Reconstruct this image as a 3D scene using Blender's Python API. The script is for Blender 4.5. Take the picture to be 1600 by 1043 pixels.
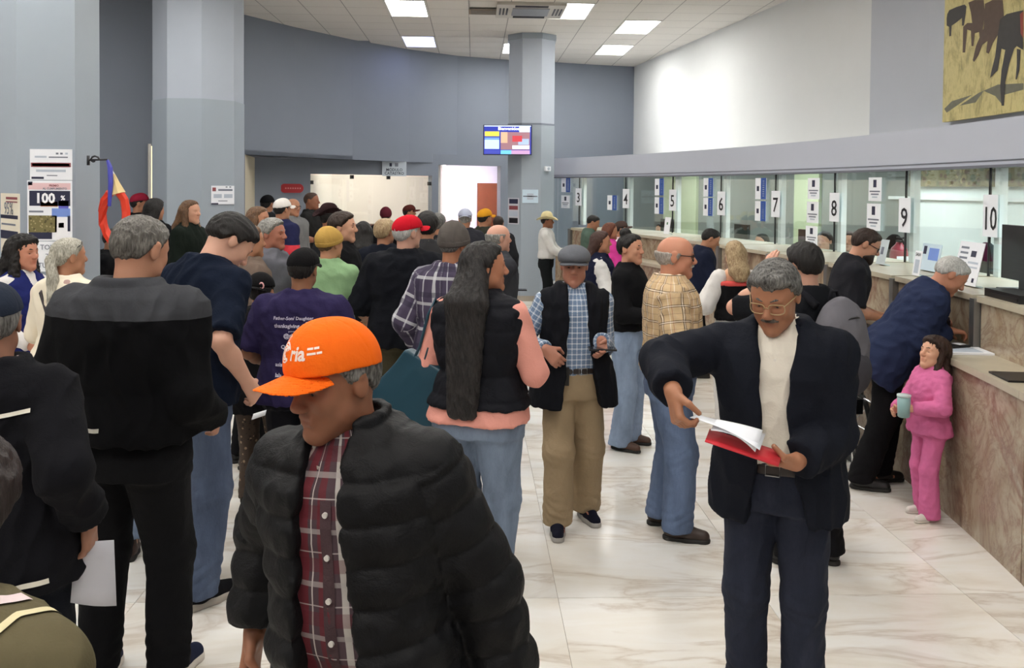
import bpy, bmesh, math, random
import numpy as np
from mathutils import Vector, Matrix
from mathutils.bvhtree import BVHTree
random.seed(7)
for o in list(bpy.data.objects): bpy.data.objects.remove(o)
SC = bpy.context.scene
COL = SC.collection
R = math.radians

# ------------------------------------------------------------------ camera, world, exposure
FPX, W, HGT = 1400.0, 1600.0, 1043.0
PITCH, ROLL, CAMZ, HORIZON = R(1.5), R(0.5), 1.95, 293.0
SHIFT = -((HGT / 2 - HORIZON) / FPX - math.tan(PITCH)) * FPX / W
cam_data = bpy.data.cameras.new('camera')
cam = bpy.data.objects.new('camera', cam_data); COL.objects.link(cam)
cam_data.sensor_width = 36; cam_data.lens = 36 * FPX / W; cam_data.shift_y = SHIFT
cam_data.clip_start = 0.05; cam_data.clip_end = 200
cam.matrix_world = Matrix.Translation((0, 0, CAMZ)) @ Matrix.Rotation(math.pi / 2 - PITCH, 4, 'X') @ Matrix.Rotation(ROLL, 4, 'Z')
SC.camera = cam
CM = cam.matrix_world.to_3x3(); CO = Vector((0, 0, CAMZ))
world = bpy.data.worlds.new('world'); SC.world = world; world.use_nodes = True
world.node_tree.nodes['Background'].inputs[0].default_value = (0.0, 0.0, 0.0, 1)   # closed hall: only its lamps light it
world.node_tree.nodes['Background'].inputs[1].default_value = 0.0
SC.view_settings.view_transform = 'Standard'; SC.view_settings.look = 'None'
SC.view_settings.gamma = 1; SC.view_settings.use_curve_mapping = False
SC.view_settings.exposure = 0.65
LAMP = 13.5

def ray(px, py):
    return CM @ Vector(((px - W / 2) / FPX, (HGT / 2 - py) / FPX + SHIFT * W / FPX, -1))
def pix(px, py, d):
    r = ray(px, py); return CO + r * (d / r.y)
def onz(px, py, z):
    r = ray(px, py); return CO + r * ((z - CAMZ) / r.z)
def hor(x): return HORIZON + (x - 800) * 0.0087

# ------------------------------------------------------------------ materials
def lin(c):
    return tuple(((v / 255) / 12.92 if v / 255 <= 0.04045 else ((v / 255 + 0.055) / 1.055) ** 2.4) for v in c[:3]) + (1,)
MATS = {}
class NT:
    def __init__(s, name):
        s.m = bpy.data.materials.new(name); s.m.use_nodes = True
        s.t = s.m.node_tree; s.b = s.t.nodes['Principled BSDF']; s.out = s.t.nodes['Material Output']
    def n(s, typ, **kw):
        nd = s.t.nodes.new(typ)
        for k, v in kw.items(): setattr(nd, k, v)
        return nd
    def l(s, a, b): s.t.links.new(a, b)
    def math(s, op, a, b=None, c=None):
        nd = s.n('ShaderNodeMath', operation=op)
        for i, v in enumerate((a, b, c)):
            if v is None: continue
            if isinstance(v, (int, float)): nd.inputs[i].default_value = v
            else: s.l(v, nd.inputs[i])
        return nd.outputs[0]
    def mix(s, f, a, b, mode='MIX'):
        nd = s.n('ShaderNodeMix', data_type='RGBA', blend_type=mode)
        for i, v in ((0, f), (6, a), (7, b)):
            if isinstance(v, (int, float)): nd.inputs[i].default_value = v
            elif isinstance(v, tuple): nd.inputs[i].default_value = v
            else: s.l(v, nd.inputs[i])
        return nd.outputs[2]
    def ramp(s, f, stops):
        nd = s.n('ShaderNodeValToRGB'); e = nd.color_ramp.elements
        while len(e) < len(stops): e.new(0.5)
        for i, (p, c) in enumerate(stops): e[i].position = p; e[i].color = c
        s.l(f, nd.inputs[0]); return nd.outputs[0]
    def noise(s, vec, scale, detail=4, rough=0.55, dist=0.0):
        nd = s.n('ShaderNodeTexNoise'); nd.inputs['Scale'].default_value = scale
        nd.inputs['Detail'].default_value = detail; nd.inputs['Roughness'].default_value = rough
        nd.inputs['Distortion'].default_value = dist
        if vec is not None: s.l(vec, nd.inputs['Vector'])
        return nd
    def coord(s, which='Object', scale=None, rot=None):
        c = s.n('ShaderNodeTexCoord').outputs[which]
        if scale is None: return c
        mp = s.n('ShaderNodeMapping'); mp.inputs['Scale'].default_value = scale
        if rot: mp.inputs['Rotation'].default_value = rot
        s.l(c, mp.inputs[0]); return mp.outputs[0]
    def bump(s, h, strength=0.3, dist=0.01):
        nd = s.n('ShaderNodeBump'); nd.inputs['Strength'].default_value = strength
        nd.inputs['Distance'].default_value = dist; s.l(h, nd.inputs['Height'])
        s.l(nd.outputs[0], s.b.inputs['Normal'])
def plain(name, c, rough=0.6, var=0.06, vscale=6, bump=0.0, bscale=60, metal=0.0, spec=0.5):
    k = ('p', name)
    if k in MATS: return MATS[k]
    t = NT(name); co = t.coord()
    nz = t.noise(co, vscale, 3)
    a = lin(c); b = tuple(min(1, v * (1 - var * 2.2)) for v in a[:3]) + (1,)
    t.l(t.mix(nz.outputs[0], a, b), t.b.inputs['Base Color'])
    t.b.inputs['Roughness'].default_value = rough; t.b.inputs['Metallic'].default_value = metal
    t.b.inputs['Specular IOR Level'].default_value = spec
    if bump:
        t.bump(t.noise(co, bscale, 3).outputs[0], bump, 0.004)
    MATS[k] = t.m; return t.m
def emit(name, c, strength):
    k = ('e', name)
    if k in MATS: return MATS[k]
    t = NT(name); t.b.inputs['Base Color'].default_value = lin(c)
    t.b.inputs['Emission Color'].default_value = lin(c); t.b.inputs['Emission Strength'].default_value = strength
    MATS[k] = t.m; return t.m
def cloth(c, rough=0.9, var=0.10, weave=260, sheen=0.0, bump=0.3, spec=0.12):
    k = ('c', tuple(c), rough, weave, bump)
    if k in MATS: return MATS[k]
    t = NT('cloth'); co = t.coord()
    nz = t.noise(co, 9, 4, 0.6); w = t.noise(co, weave, 2)
    kf = 0.72 if sum(lin(c)[:3]) < 0.3 else 0.96; a = tuple(v * kf for v in lin(c)[:3]) + (1,); b = tuple(v * (1 - var * 2.5) for v in a[:3]) + (1,)
    t.l(t.mix(nz.outputs[0], a, b), t.b.inputs['Base Color'])
    t.b.inputs['Roughness'].default_value = rough; t.b.inputs['Specular IOR Level'].default_value = spec
    f = t.noise(co, 22, 3, 0.6, 0.6)
    t.bump(t.math('ADD', t.math('MULTIPLY', f.outputs[0], 1.4), t.math('MULTIPLY', w.outputs[0], 0.25)), bump, 0.012)
    MATS[k] = t.m; return t.m
def denim(c):
    k = ('d', tuple(c))
    if k in MATS: return MATS[k]
    t = NT('denim'); co = t.coord('Object', (1, 1, 0.35))
    nz = t.noise(co, 7, 5, 0.65); w = t.noise(t.coord('Object', (1, 1, 0.08)), 320, 2)
    a = lin(c); g_ = sum(a[:3]) / 3; a = tuple((v * 0.62 + g_ * 0.38) * 0.80 for v in a[:3]) + (1,); hi = tuple(min(1, v * 1.35 + 0.012) for v in a[:3]) + (1,); lo = tuple(v * 0.6 for v in a[:3]) + (1,)
    base = t.ramp(nz.outputs[0], [(0.3, lo), (0.52, a), (0.75, hi)])
    t.l(t.mix(t.math('MULTIPLY', w.outputs[0], 0.35), base, hi), t.b.inputs['Base Color'])
    t.b.inputs['Roughness'].default_value = 0.9; t.b.inputs['Specular IOR Level'].default_value = 0.2
    t.bump(t.math('ADD', t.noise(t.coord(), 20, 4, 0.6, 0.8).outputs[0], t.math('MULTIPLY', w.outputs[0], 0.2)), 0.35, 0.012)
    MATS[k] = t.m; return t.m
def stripes_mat(name, base, ubands, vbands, uper, vper, rough=0.85):
    """woven check: bands (centre, half width, colour, strength) across u and v of the 'pc' attribute"""
    k = ('s', name)
    if k in MATS: return MATS[k]
    t = NT(name); at = t.n('ShaderNodeAttribute', attribute_name='pc')
    sp = t.n('ShaderNodeSeparateXYZ'); t.l(at.outputs['Vector'], sp.inputs[0])
    col = lin(base)
    for ax, per, bands in ((0, uper, ubands), (1, vper, vbands)):
        fr = t.math('FRACT', t.math('DIVIDE', t.math('ADD', sp.outputs[ax], 10.0), per))
        for (c0, hw, c, st) in bands:
            m = t.math('MULTIPLY', t.math('COMPARE', fr, c0, hw), st)
            col = t.mix(m, col, lin(c))
    t.l(col, t.b.inputs['Base Color']) if not isinstance(col, tuple) else None
    t.b.inputs['Roughness'].default_value = rough; t.b.inputs['Specular IOR Level'].default_value = 0.25
    t.bump(t.noise(t.coord(), 22, 3, 0.6, 0.6).outputs[0], 0.25, 0.012)
    MATS[k] = t.m; return t.m
def blotch(name, base, spots, scale=14, lo=0.52, hi=0.58, rough=0.85):
    k = ('b', name)
    if k in MATS: return MATS[k]
    t = NT(name); co = t.coord(); col = lin(base)
    for i, c in enumerate(spots):
        v = t.n('ShaderNodeTexVoronoi'); v.inputs['Scale'].default_value = scale * (1 + 0.35 * i)
        mp = t.n('ShaderNodeMapping'); mp.inputs['Location'].default_value = (i * 3.1, i * 1.7, i * 2.3); t.l(co, mp.inputs[0])
        nz = t.noise(mp.outputs[0], scale, 3)
        t.l(mp.outputs[0], v.inputs['Vector'])
        f = t.math('LESS_THAN', t.math('ADD', v.outputs['Distance'], t.math('MULTIPLY', nz.outputs[0], 0.3)), lo)
        col = t.mix(f, col, lin(c))
    t.l(col, t.b.inputs['Base Color']); t.b.inputs['Roughness'].default_value = rough
    MATS[k] = t.m; return t.m
def twotone(name, hi_c, lo_c, z, rough=0.9):
    t = NT(name); co = t.coord(); sp = t.n('ShaderNodeSeparateXYZ'); t.l(co, sp.inputs[0])
    nz = t.noise(co, 10, 4)
    a, b = lin(hi_c), lin(lo_c); a2 = tuple(v * 0.72 for v in a[:3]) + (1,)
    t.l(t.mix(t.math('GREATER_THAN', sp.outputs[2], z), b, t.mix(nz.outputs[0], a, a2)), t.b.inputs['Base Color'])
    t.b.inputs['Roughness'].default_value = rough; t.b.inputs['Specular IOR Level'].default_value = 0.08
    t.bump(t.noise(co, 20, 3, 0.6, 0.6).outputs[0], 0.3, 0.012); return t.m
def skin(c):
    k = ('k', tuple(c))
    if k in MATS: return MATS[k]
    t = NT('skin'); co = t.coord(); at = t.n('ShaderNodeAttribute', attribute_name='tint')
    nz = t.noise(co, 28, 4, 0.6); a = lin(c); b = (a[0] * 0.94, a[1] * 0.88, a[2] * 0.86, 1)
    base = t.mix(nz.outputs[0], a, b)
    red = (a[0] * 0.72, a[1] * 0.45, a[2] * 0.45, 1); dk = (a[0] * 0.28, a[1] * 0.25, a[2] * 0.25, 1)
    sp = t.n('ShaderNodeSeparateXYZ'); t.l(at.outputs['Vector'], sp.inputs[0])
    base = t.mix(sp.outputs[0], base, red); base = t.mix(sp.outputs[1], base, dk)
    t.l(base, t.b.inputs['Base Color']); t.b.inputs['Roughness'].default_value = 0.5
    t.b.inputs['Specular IOR Level'].default_value = 0.35
    t.b.inputs['Subsurface Weight'].default_value = 0.08; t.b.inputs['Subsurface Radius'].default_value = (0.01, 0.004, 0.002)
    t.bump(t.noise(co, 130, 3).outputs[0], 0.12, 0.003)
    MATS[k] = t.m; return t.m
def hairmat(c, c2=None):
    k = ('h', tuple(c), c2)
    if k in MATS: return MATS[k]
    t = NT('hair'); co = t.coord('Object', (1, 1, 0.16))
    nz = t.noise(co, 160, 3, 0.6, 0.4); bg = t.noise(t.coord(), 14, 3)
    a = lin(c); b = lin(c2) if c2 else tuple(min(1, v * 1.9 + 0.006) for v in a[:3]) + (1,)
    f = t.math('MULTIPLY', nz.outputs[0], t.math('ADD', bg.outputs[0], 0.45))
    t.l(t.ramp(f, [(0.3, a), (0.72, b)]), t.b.inputs['Base Color'])
    t.b.inputs['Roughness'].default_value = 0.55; t.b.inputs['Specular IOR Level'].default_value = 0.3
    t.bump(nz.outputs[0], 0.6, 0.008)
    MATS[k] = t.m; return t.m
def marble_floor():
    t = NT('floor marble'); co = t.coord('Object'); inf = t.n('ShaderNodeObjectInfo')
    add = t.n('ShaderNodeVectorMath', operation='ADD'); cmb = t.n('ShaderNodeCombineXYZ')
    t.l(t.math('MULTIPLY', inf.outputs['Random'], 37.0), cmb.inputs[0]); t.l(t.math('MULTIPLY', inf.outputs['Random'], 19.0), cmb.inputs[1])
    t.l(co, add.inputs[0]); t.l(cmb.outputs[0], add.inputs[1])
    mp = t.n('ShaderNodeMapping'); mp.inputs['Scale'].default_value = (0.55, 1.7, 1); t.l(add.outputs[0], mp.inputs[0])
    n1 = t.noise(mp.outputs[0], 1.8, 7, 0.6, 0.5); n2 = t.noise(mp.outputs[0], 1.5, 7, 0.55, 0.7)
    vein = t.math('ABSOLUTE', t.math('SUBTRACT', n2.outputs[0], 0.5))
    base = t.ramp(n1.outputs[0], [(0.28, lin((218, 208, 194))), (0.45, lin((234, 229, 220))), (0.62, lin((240, 238, 234))), (0.8, lin((226, 221, 212)))])
    v = t.ramp(vein, [(0.0, (1, 1, 1, 1)), (0.012, (0.55, 0.55, 0.55, 1)), (0.045, (0, 0, 0, 1))])
    col = t.mix(t.math('MULTIPLY', v, 0.42), base, lin((176, 152, 126)))
    dk = t.n('ShaderNodeHueSaturation'); t.l(col, dk.inputs['Color'])
    t.l(t.math('ADD', t.math('MULTIPLY', inf.outputs['Random'], 0.12), 0.9), dk.inputs['Value'])
    t.l(dk.outputs[0], t.b.inputs['Base Color']); t.b.inputs['Roughness'].default_value = 0.16
    t.l(t.math('ADD', t.math('MULTIPLY', n1.outputs[0], 0.16), 0.1), t.b.inputs['Roughness'])
    return t.m
def marble_wall():
    t = NT('counter marble'); geo = t.n('ShaderNodeNewGeometry')
    mp = t.n('ShaderNodeMapping'); mp.inputs['Scale'].default_value = (1, 0.9, 0.75); t.l(geo.outputs['Position'], mp.inputs[0])
    n1 = t.noise(mp.outputs[0], 1.9, 9, 0.62, 1.6); n2 = t.noise(mp.outputs[0], 3.3, 9, 0.66, 2.2)
    base = t.ramp(n1.outputs[0], [(0.3, lin((112, 92, 76))), (0.42, lin((158, 138, 114))), (0.52, lin((178, 164, 142))), (0.6, lin((150, 122, 104))), (0.72, lin((186, 176, 158)))])
    v = t.ramp(t.math('ABSOLUTE', t.math('SUBTRACT', n2.outputs[0], 0.5)), [(0.0, (1, 1, 1, 1)), (0.035, (0.4, 0.4, 0.4, 1)), (0.09, (0, 0, 0, 1))])
    t.l(t.mix(t.math('MULTIPLY', v, 0.5), base, lin((120, 86, 74))), t.b.inputs['Base Color'])
    t.b.inputs['Roughness'].default_value = 0.22
    return t.m
def glass_mat():
    t = NT('counter glass')
    tr = t.n('ShaderNodeBsdfTransparent'); tr.inputs[0].default_value = (0.93, 0.965, 0.96, 1)
    gl = t.n('ShaderNodeBsdfGlossy'); gl.inputs['Roughness'].default_value = 0.02; gl.inputs[0].default_value = (0.9, 0.97, 0.97, 1)
    lw_ = t.n('ShaderNodeLayerWeight'); lw_.inputs[0].default_value = 0.5
    f = t.math('ADD', t.math('MULTIPLY', t.math('POWER', lw_.outputs['Facing'], 3.0), 0.4), 0.05)
    mx = t.n('ShaderNodeMixShader'); t.l(f, mx.inputs[0]); t.l(tr.outputs[0], mx.inputs[1]); t.l(gl.outputs[0], mx.inputs[2])
    t.l(mx.outputs[0], t.out.inputs[0]); return t.m

# ------------------------------------------------------------------ mesh helpers
def mesh_np(name, V, Fq, mat=None, smooth=True, attrs=None):
    me = bpy.data.meshes.new(name); V = np.asarray(V, dtype=np.float32); Fq = np.asarray(Fq, dtype=np.int32)
    m, kk = Fq.shape if len(Fq) else (0, 4)
    me.vertices.add(len(V)); me.vertices.foreach_set('co', V.ravel())
    me.loops.add(m * kk); me.loops.foreach_set('vertex_index', Fq.ravel())
    me.polygons.add(m); me.polygons.foreach_set('loop_start', np.arange(0, m * kk, kk, dtype=np.int32))
    me.update(calc_edges=True)
    if smooth: me.polygons.foreach_set('use_smooth', np.ones(m, dtype=bool))
    for an, av in (attrs or {}).items():
        a = me.attributes.new(an, 'FLOAT_VECTOR', 'POINT'); a.data.foreach_set('vector', np.asarray(av, dtype=np.float32).ravel())
    if mat: me.materials.append(mat)
    return me
def link(name, me, parent=None, loc=None, rz=None):
    o = bpy.data.objects.new(name, me); COL.objects.link(o)
    if parent: o.parent = parent
    if loc is not None: o.location = loc
    if rz is not None: o.rotation_euler = (0, 0, rz)
    return o
def empty(name, loc=(0, 0, 0), rz=0.0):
    o = bpy.data.objects.new(name, None); o.empty_display_size = 0.1; COL.objects.link(o)
    o.location = loc; o.rotation_euler = (0, 0, rz); return o
def tag(o, label=None, cat=None, group=None, kind=None):
    if label: o['label'] = label
    if cat: o['category'] = cat
    if group: o['group'] = group
    if kind: o['kind'] = kind
    return o
class MB:
    def __init__(s): s.v = []; s.f = []
    def add(s, vs, fs):
        b = len(s.v); s.v += [tuple(v) for v in vs]; s.f += [tuple(i + b for i in f) for f in fs]; return s
    def box(s, a, b, M=None):
        (x0, y0, z0), (x1, y1, z1) = a, b
        vs = [Vector(p) for p in ((x0, y0, z0), (x1, y0, z0), (x1, y1, z0), (x0, y1, z0), (x0, y0, z1), (x1, y0, z1), (x1, y1, z1), (x0, y1, z1))]
        if M is not None: vs = [M @ v for v in vs]
        return s.add(vs, [(0, 3, 2, 1), (4, 5, 6, 7), (0, 1, 5, 4), (1, 2, 6, 5), (2, 3, 7, 6), (3, 0, 4, 7)])
    def prism(s, poly, z0, z1):
        n = len(poly); vs = [(p[0], p[1], z0) for p in poly] + [(p[0], p[1], z1) for p in poly]
        fs = [tuple(range(n - 1, -1, -1)), tuple(range(n, 2 * n))] + [(i, (i + 1) % n, n + (i + 1) % n, n + i) for i in range(n)]
        return s.add(vs, fs)
    def tube(s, pts, r, n=8, closed=False):
        pts = [Vector(p) for p in pts]; m = len(pts); rs = r if isinstance(r, (list, tuple)) else [r] * m
        up = Vector((0.13, 0.21, 0.97)); rings = []
        for i, p in enumerate(pts):
            a = pts[(i - 1) % m] if (closed or i) else p; b = pts[(i + 1) % m] if (closed or i < m - 1) else p
            d = (b - a).normalized(); u = d.cross(up)
            if u.length < 1e-3: u = d.cross(Vector((1, 0, 0)))
            u.normalize(); w = d.cross(u); rings.append([p + (u * math.cos(t) + w * math.sin(t)) * rs[i] for t in [2 * math.pi * j / n for j in range(n)]])
        vs = [q for g in rings for q in g]; fs = []
        for i in range(m if closed else m - 1):
            for j in range(n):
                a = i * n + j; b = i * n + (j + 1) % n; c = ((i + 1) % m) * n + (j + 1) % n; d = ((i + 1) % m) * n + j
                fs.append((a, b, c, d))
        if not closed: fs += [tuple(range(n - 1, -1, -1)), tuple((m - 1) * n + j for j in range(n))]
        return s.add(vs, fs)
    def lathe(s, prof, c=(0, 0, 0), n=20):
        vs = []; fs = []; m = len(prof)
        for (r, z) in prof:
            for j in range(n):
                t = 2 * math.pi * j / n; vs.append((c[0] + r * math.cos(t), c[1] + r * math.sin(t), c[2] + z))
        for i in range(m - 1):
            for j in range(n): fs.append((i * n + j, i * n + (j + 1) % n, (i + 1) * n + (j + 1) % n, (i + 1) * n + j))
        fs += [tuple(range(n - 1, -1, -1)), tuple((m - 1) * n + j for j in range(n))]
        return s.add(vs, fs)
    def mesh(s, name, mat, smooth=False):
        me = bpy.data.meshes.new(name); me.from_pydata(s.v, [], s.f); me.update()
        bm = bmesh.new(); bm.from_mesh(me); bmesh.ops.recalc_face_normals(bm, faces=bm.faces); bm.to_mesh(me); bm.free()
        if smooth: me.polygons.foreach_set('use_smooth', [True] * len(me.polygons))
        if mat: me.materials.append(mat)
        return me
    def obj(s, name, mat, parent=None, smooth=False): return link(name, s.mesh(name, mat, smooth), parent)
TXT = {}
def text_mesh(txt, size, bold=0.0, align='CENTER'):
    k = (txt, size, bold, align)
    if k in TXT: return TXT[k]
    cu = bpy.data.curves.new('text', 'FONT'); cu.body = txt; cu.size = size; cu.align_x = align; cu.align_y = 'CENTER'
    cu.offset = bold; cu.resolution_u = 2; cu.extrude = 0.0
    o = bpy.data.objects.new('text', cu); COL.objects.link(o)
    bpy.context.view_layer.update()
    me = bpy.data.meshes.new_from_object(o.evaluated_get(bpy.context.evaluated_depsgraph_get()))
    V = [tuple(v.co) for v in me.vertices]; F = [tuple(p.vertices) for p in me.polygons]
    bpy.data.objects.remove(o); bpy.data.meshes.remove(me); bpy.data.curves.remove(cu)
    TXT[k] = (V, F); return TXT[k]
def text_on(txt, size, M, mat, parent, name='lettering', bold=0.0, thick=0.002, xs=1.0, align='CENTER'):
    """lettering as thin solid mesh; M maps (x right, y up, z out)"""
    V, F = text_mesh(txt, size, bold, align)
    mb = MB(); mb.add([M @ Vector((x * xs, y, thick)) for x, y, z in V], F)
    return mb.obj(name, mat, parent)
def frame_at(p, nrm, up=Vector((0, 0, 1))):
    n = Vector(nrm).normalized(); r = up.cross(n).normalized(); u = n.cross(r)
    return Matrix(((r.x, u.x, n.x, p[0]), (r.y, u.y, n.y, p[1]), (r.z, u.z, n.z, p[2]), (0, 0, 0, 1)))
def sheet_thing(name, label, cat, M, w, h, mat, bars=(), texts=(), group=None, thick=0.004, frame=None):
    """a flat printed sheet: paper + printed blocks + lettering as children, in the frame M (origin at its centre)"""
    t = empty(name); t.matrix_world = M; tag(t, label, cat, group)
    MB().box((-w / 2, -h / 2, 0), (w / 2, h / 2, thick)).obj('paper', mat, t)
    for (x0, y0, x1, y1, m) in bars:
        MB().box((x0 * w - w / 2, h / 2 - y1 * h, thick), (x1 * w - w / 2, h / 2 - y0 * h, thick + 0.0015)).obj('printed_block', m, t)
    for (s, x, y, sz, m, b) in texts:
        text_on(s, sz, Matrix.Translation((x * w - w / 2, h / 2 - y * h, thick + 0.0018)), m, t, bold=b, thick=0.0005)
    return t
# ------------------------------------------------------------------ room shell
M_FLOOR = marble_floor(); M_MARB = marble_wall(); M_GLASS = glass_mat()
M_GREY = plain('grey wall paint', (128, 135, 148), 0.7, 0.03, 3, 0.08, 90)
M_GREYD = plain('grey wall paint low', (128, 135, 148), 0.7, 0.03, 3, 0.08, 90)
M_COLM = plain('column paint', (178, 186, 198), 0.6, 0.03, 3, 0.06, 90)
M_COLB = plain('column dado paint', (160, 170, 180), 0.45, 0.03, 3, 0.06, 90)
M_WHITE = plain('white wall paint', (228, 230, 230), 0.75, 0.02, 3, 0.06, 90)
M_LGREY = plain('light grey paint', (192, 196, 205), 0.7, 0.02, 3, 0.06, 90)
M_HEAD = plain('header paint', (186, 190, 202), 0.7, 0.02, 3, 0.06, 90)
M_CREAM = plain('cream paint', (234, 227, 219), 0.75, 0.02)
M_CEIL = plain('ceiling tile', (224, 219, 212), 0.9, 0.04, 30, 0.25, 140)
M_GRID = plain('ceiling grid', (150, 146, 140), 0.6)
M_GROUT = plain('grout', (176, 166, 152), 0.8)
M_PAPER = plain('paper', (238, 240, 246), 0.7, 0.01)
M_INK = plain('black ink', (24, 22, 30), 0.6)
M_GINK = plain('grey ink', (120, 126, 140), 0.6); M_LINK = plain('pale ink', (190, 200, 214), 0.6)
M_BLUEP = plain('blue print', (58, 92, 170), 0.6); M_NAVYP = plain('navy print', (36, 38, 66), 0.6)
M_MAROON = plain('maroon print', (140, 70, 76), 0.6); M_PINKP = plain('pink print', (236, 200, 204), 0.6)
M_METAL = plain('brushed metal', (150, 150, 150), 0.35, 0.05, 30, metal=0.8)
M_DMETAL = plain('dark metal', (60, 60, 62), 0.4, metal=0.7)
M_BLACKP = plain('black plastic', (22, 22, 24), 0.4)
M_WOOD = plain('brown wood', (104, 62, 40), 0.5, 0.15, 12)
M_DOORW = plain('orange brown door', (132, 70, 40), 0.5, 0.1, 8)
CZ = 4.60

def poly_wall(name, pts, z0, z1, mat, th=0.15, side=1, parent=None, kind='structure'):
    P = [Vector((p[0], p[1])) for p in pts]; O = []
    for i, p in enumerate(P):
        a = P[max(i - 1, 0)]; b = P[min(i + 1, len(P) - 1)]; d = (b - a).normalized(); n = Vector((-d.y, d.x)) * side
        O.append(p + n * th)
    mb = MB(); n = len(P)
    vs = [(p.x, p.y, z) for z in (z0, z1) for p in P] + [(p.x, p.y, z) for z in (z0, z1) for p in O]
    fs = []
    for i in range(n - 1):
        fs += [(i, i + 1, n + i + 1, n + i), (2 * n + i, 3 * n + i, 3 * n + i + 1, 2 * n + i + 1),
               (n + i, n + i + 1, 3 * n + i + 1, 3 * n + i), (i, 2 * n + i, 2 * n + i + 1, i + 1)]
    fs += [(0, n, 3 * n, 2 * n), (n - 1, 3 * n - 1, 4 * n - 1, 2 * n - 1)]
    o = mb.add(vs, fs).obj(name, mat, parent)
    if kind and not parent: o['kind'] = kind
    return o

# grid axes of floor and ceiling
EY = Vector((-0.0428, 1, 0)).normalized(); EX = Vector((EY.y, -EY.x, 0)); GYAW = math.atan2(EX.y, EX.x)
# floor
floor = MB().box((-11, -5, -0.12), (7.5, 24, -0.004)).obj('floor', M_GROUT); tag(floor, kind='structure')
TS = 0.99; f0 = onz(847, 813, 0)
tme = MB().box((-TS / 2 + 0.0012, -TS / 2 + 0.0012, -0.006), (TS / 2 - 0.0012, TS / 2 - 0.0012, 0)).mesh('tile', M_FLOOR)
for i in range(-8, 4):
    for j in range(-4, 18):
        c = f0 + EX * ((i + 0.5) * TS) + EY * ((j + 0.5) * TS)
        if c.y > 19.5 or c.y < 0.6: continue
        if c.x < -6.5 or abs(c.x) > c.y * 0.72 + 1.6: continue
        if c.x > 3.4: continue
        o = link('tile', tme, floor, (c.x, c.y, 0), GYAW)

# ceiling
ceil = MB().box((-11, -5, CZ + 0.03), (6.5, 24, CZ + 0.15)).obj('ceiling', M_CEIL); tag(ceil, kind='structure')
CT = 0.61; c0 = onz(665, 0, CZ)
def cell(px, py):
    p = onz(px, py, CZ) - c0; return int(math.floor(p.dot(EX) / CT)), int(math.floor(p.dot(EY) / CT))
def cpos(i, j): return c0 + EX * (i * CT) + EY * (j * CT)
used = set()
M_LAMP = emit('light diffuser', (255, 253, 248), LAMP)
M_LAMPB = emit('cool light diffuser', (196, 204, 255), LAMP * 0.16)
lf = MB()
for (a, b) in (((0, 0), (CT, 0.03)), ((0, 2 * CT - 0.03), (CT, 2 * CT)), ((0, 0.03), (0.03, 2 * CT - 0.03)), ((CT - 0.03, 0.03), (CT, 2 * CT - 0.03))):
    lf.box((a[0], a[1], -0.012), (b[0], b[1], 0.012))
lfm = lf.mesh('frame', plain('lamp frame', (225, 222, 215), 0.5))
ldm = MB().box((0.03, 0.03, -0.004), (CT - 0.03, 2 * CT - 0.03, 0.01)).mesh('diffuser', M_LAMP)
ldb = MB().box((0.03, 0.03, -0.004), (CT - 0.03, 2 * CT - 0.03, 0.01)).mesh('diffuser', M_LAMPB)
def lamp(i, j, label, me=ldm, name='ceiling_light'):
    t = empty(name, cpos(i, j), GYAW); tag(t, label, 'light', 'ceiling light panels')
    link('frame', lfm, t); link('diffuser', me, t); used.update({(i, j), (i, j + 1)})
for px, py, lab, me in ((634, 10, 'bright white ceiling light panel in line with the dim bluish panel', ldm), (652, 58, 'dim bluish ceiling light panel above the grey back wall', ldb),
                    (787, 70, 'bright ceiling light panel half hidden behind the octagonal column top', ldm), (881, 9, 'bright ceiling light panel beside the air conditioning cassette', ldm),
                    (986, 38, 'bright ceiling light panel nearer the white upper wall, larger of a pair', ldm), (956, 70, 'bright ceiling light panel close to the back wall, second of a pair', ldm)):
    i, j = cell(px, py); lamp(i, j, lab, me)
for gi in range(-9, 6, 4):
    for gj in range(-26, -1, 5):
        p = cpos(gi, gj)
        if p.y < 11.6: lamp(gi, gj, 'ceiling light panel over the hall', name='ceiling_light_offscreen')
# air-conditioning cassette
ai, aj = cell(853, 20)
t = empty('air_conditioner', cpos(ai, aj) + EX * 0.3 - EY * 0.1, GYAW); tag(t, 'white ceiling air conditioning cassette with grey intake grille by the column', 'air conditioner')
M_AC = plain('ac plastic', (205, 200, 190), 0.5)
MB().box((-0.5, -0.5, -0.045), (0.5, 0.5, 0.02)).obj('body', M_AC, t)
MB().box((-0.27, -0.27, -0.055), (0.27, 0.27, -0.045)).obj('intake_grille', M_METAL, t)
for k in range(4):
    M = Matrix.Rotation(k * math.pi / 2, 4, 'Z')
    for q in range(3): MB().box((-0.24, -0.46 + q * 0.05, -0.05), (0.24, -0.435 + q * 0.05, -0.045), M).obj('louvre', M_DMETAL, t)
for di in (-1, 0, 1):
    for dj in (-1, 0): used.add((ai + di, aj + dj))
vi, vj = cell(755, 17)
t = empty('ceiling_vent', cpos(vi, vj), GYAW); tag(t, 'narrow slotted air vent in the ceiling tiles', 'vent'); used.add((vi, vj))
MB().box((0, 0, -0.006), (CT, CT * 0.6, 0.01)).obj('backing', plain('vent beige', (150, 128, 108), 0.7), t)
for k in range(5): MB().box((0.03, 0.03 + k * 0.07, -0.014), (CT - 0.03, 0.05 + k * 0.07, -0.006)).obj('slat', M_GRID, t)
MB().box((0, CT * 0.6, -0.004), (CT, CT, 0.01)).obj('cover', M_CEIL, t)
ctm = MB().box((0.007, 0.007, -0.002), (CT - 0.007, CT - 0.007, 0.025)).mesh('ceiling_tile', M_CEIL)
grid = MB()
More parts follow.
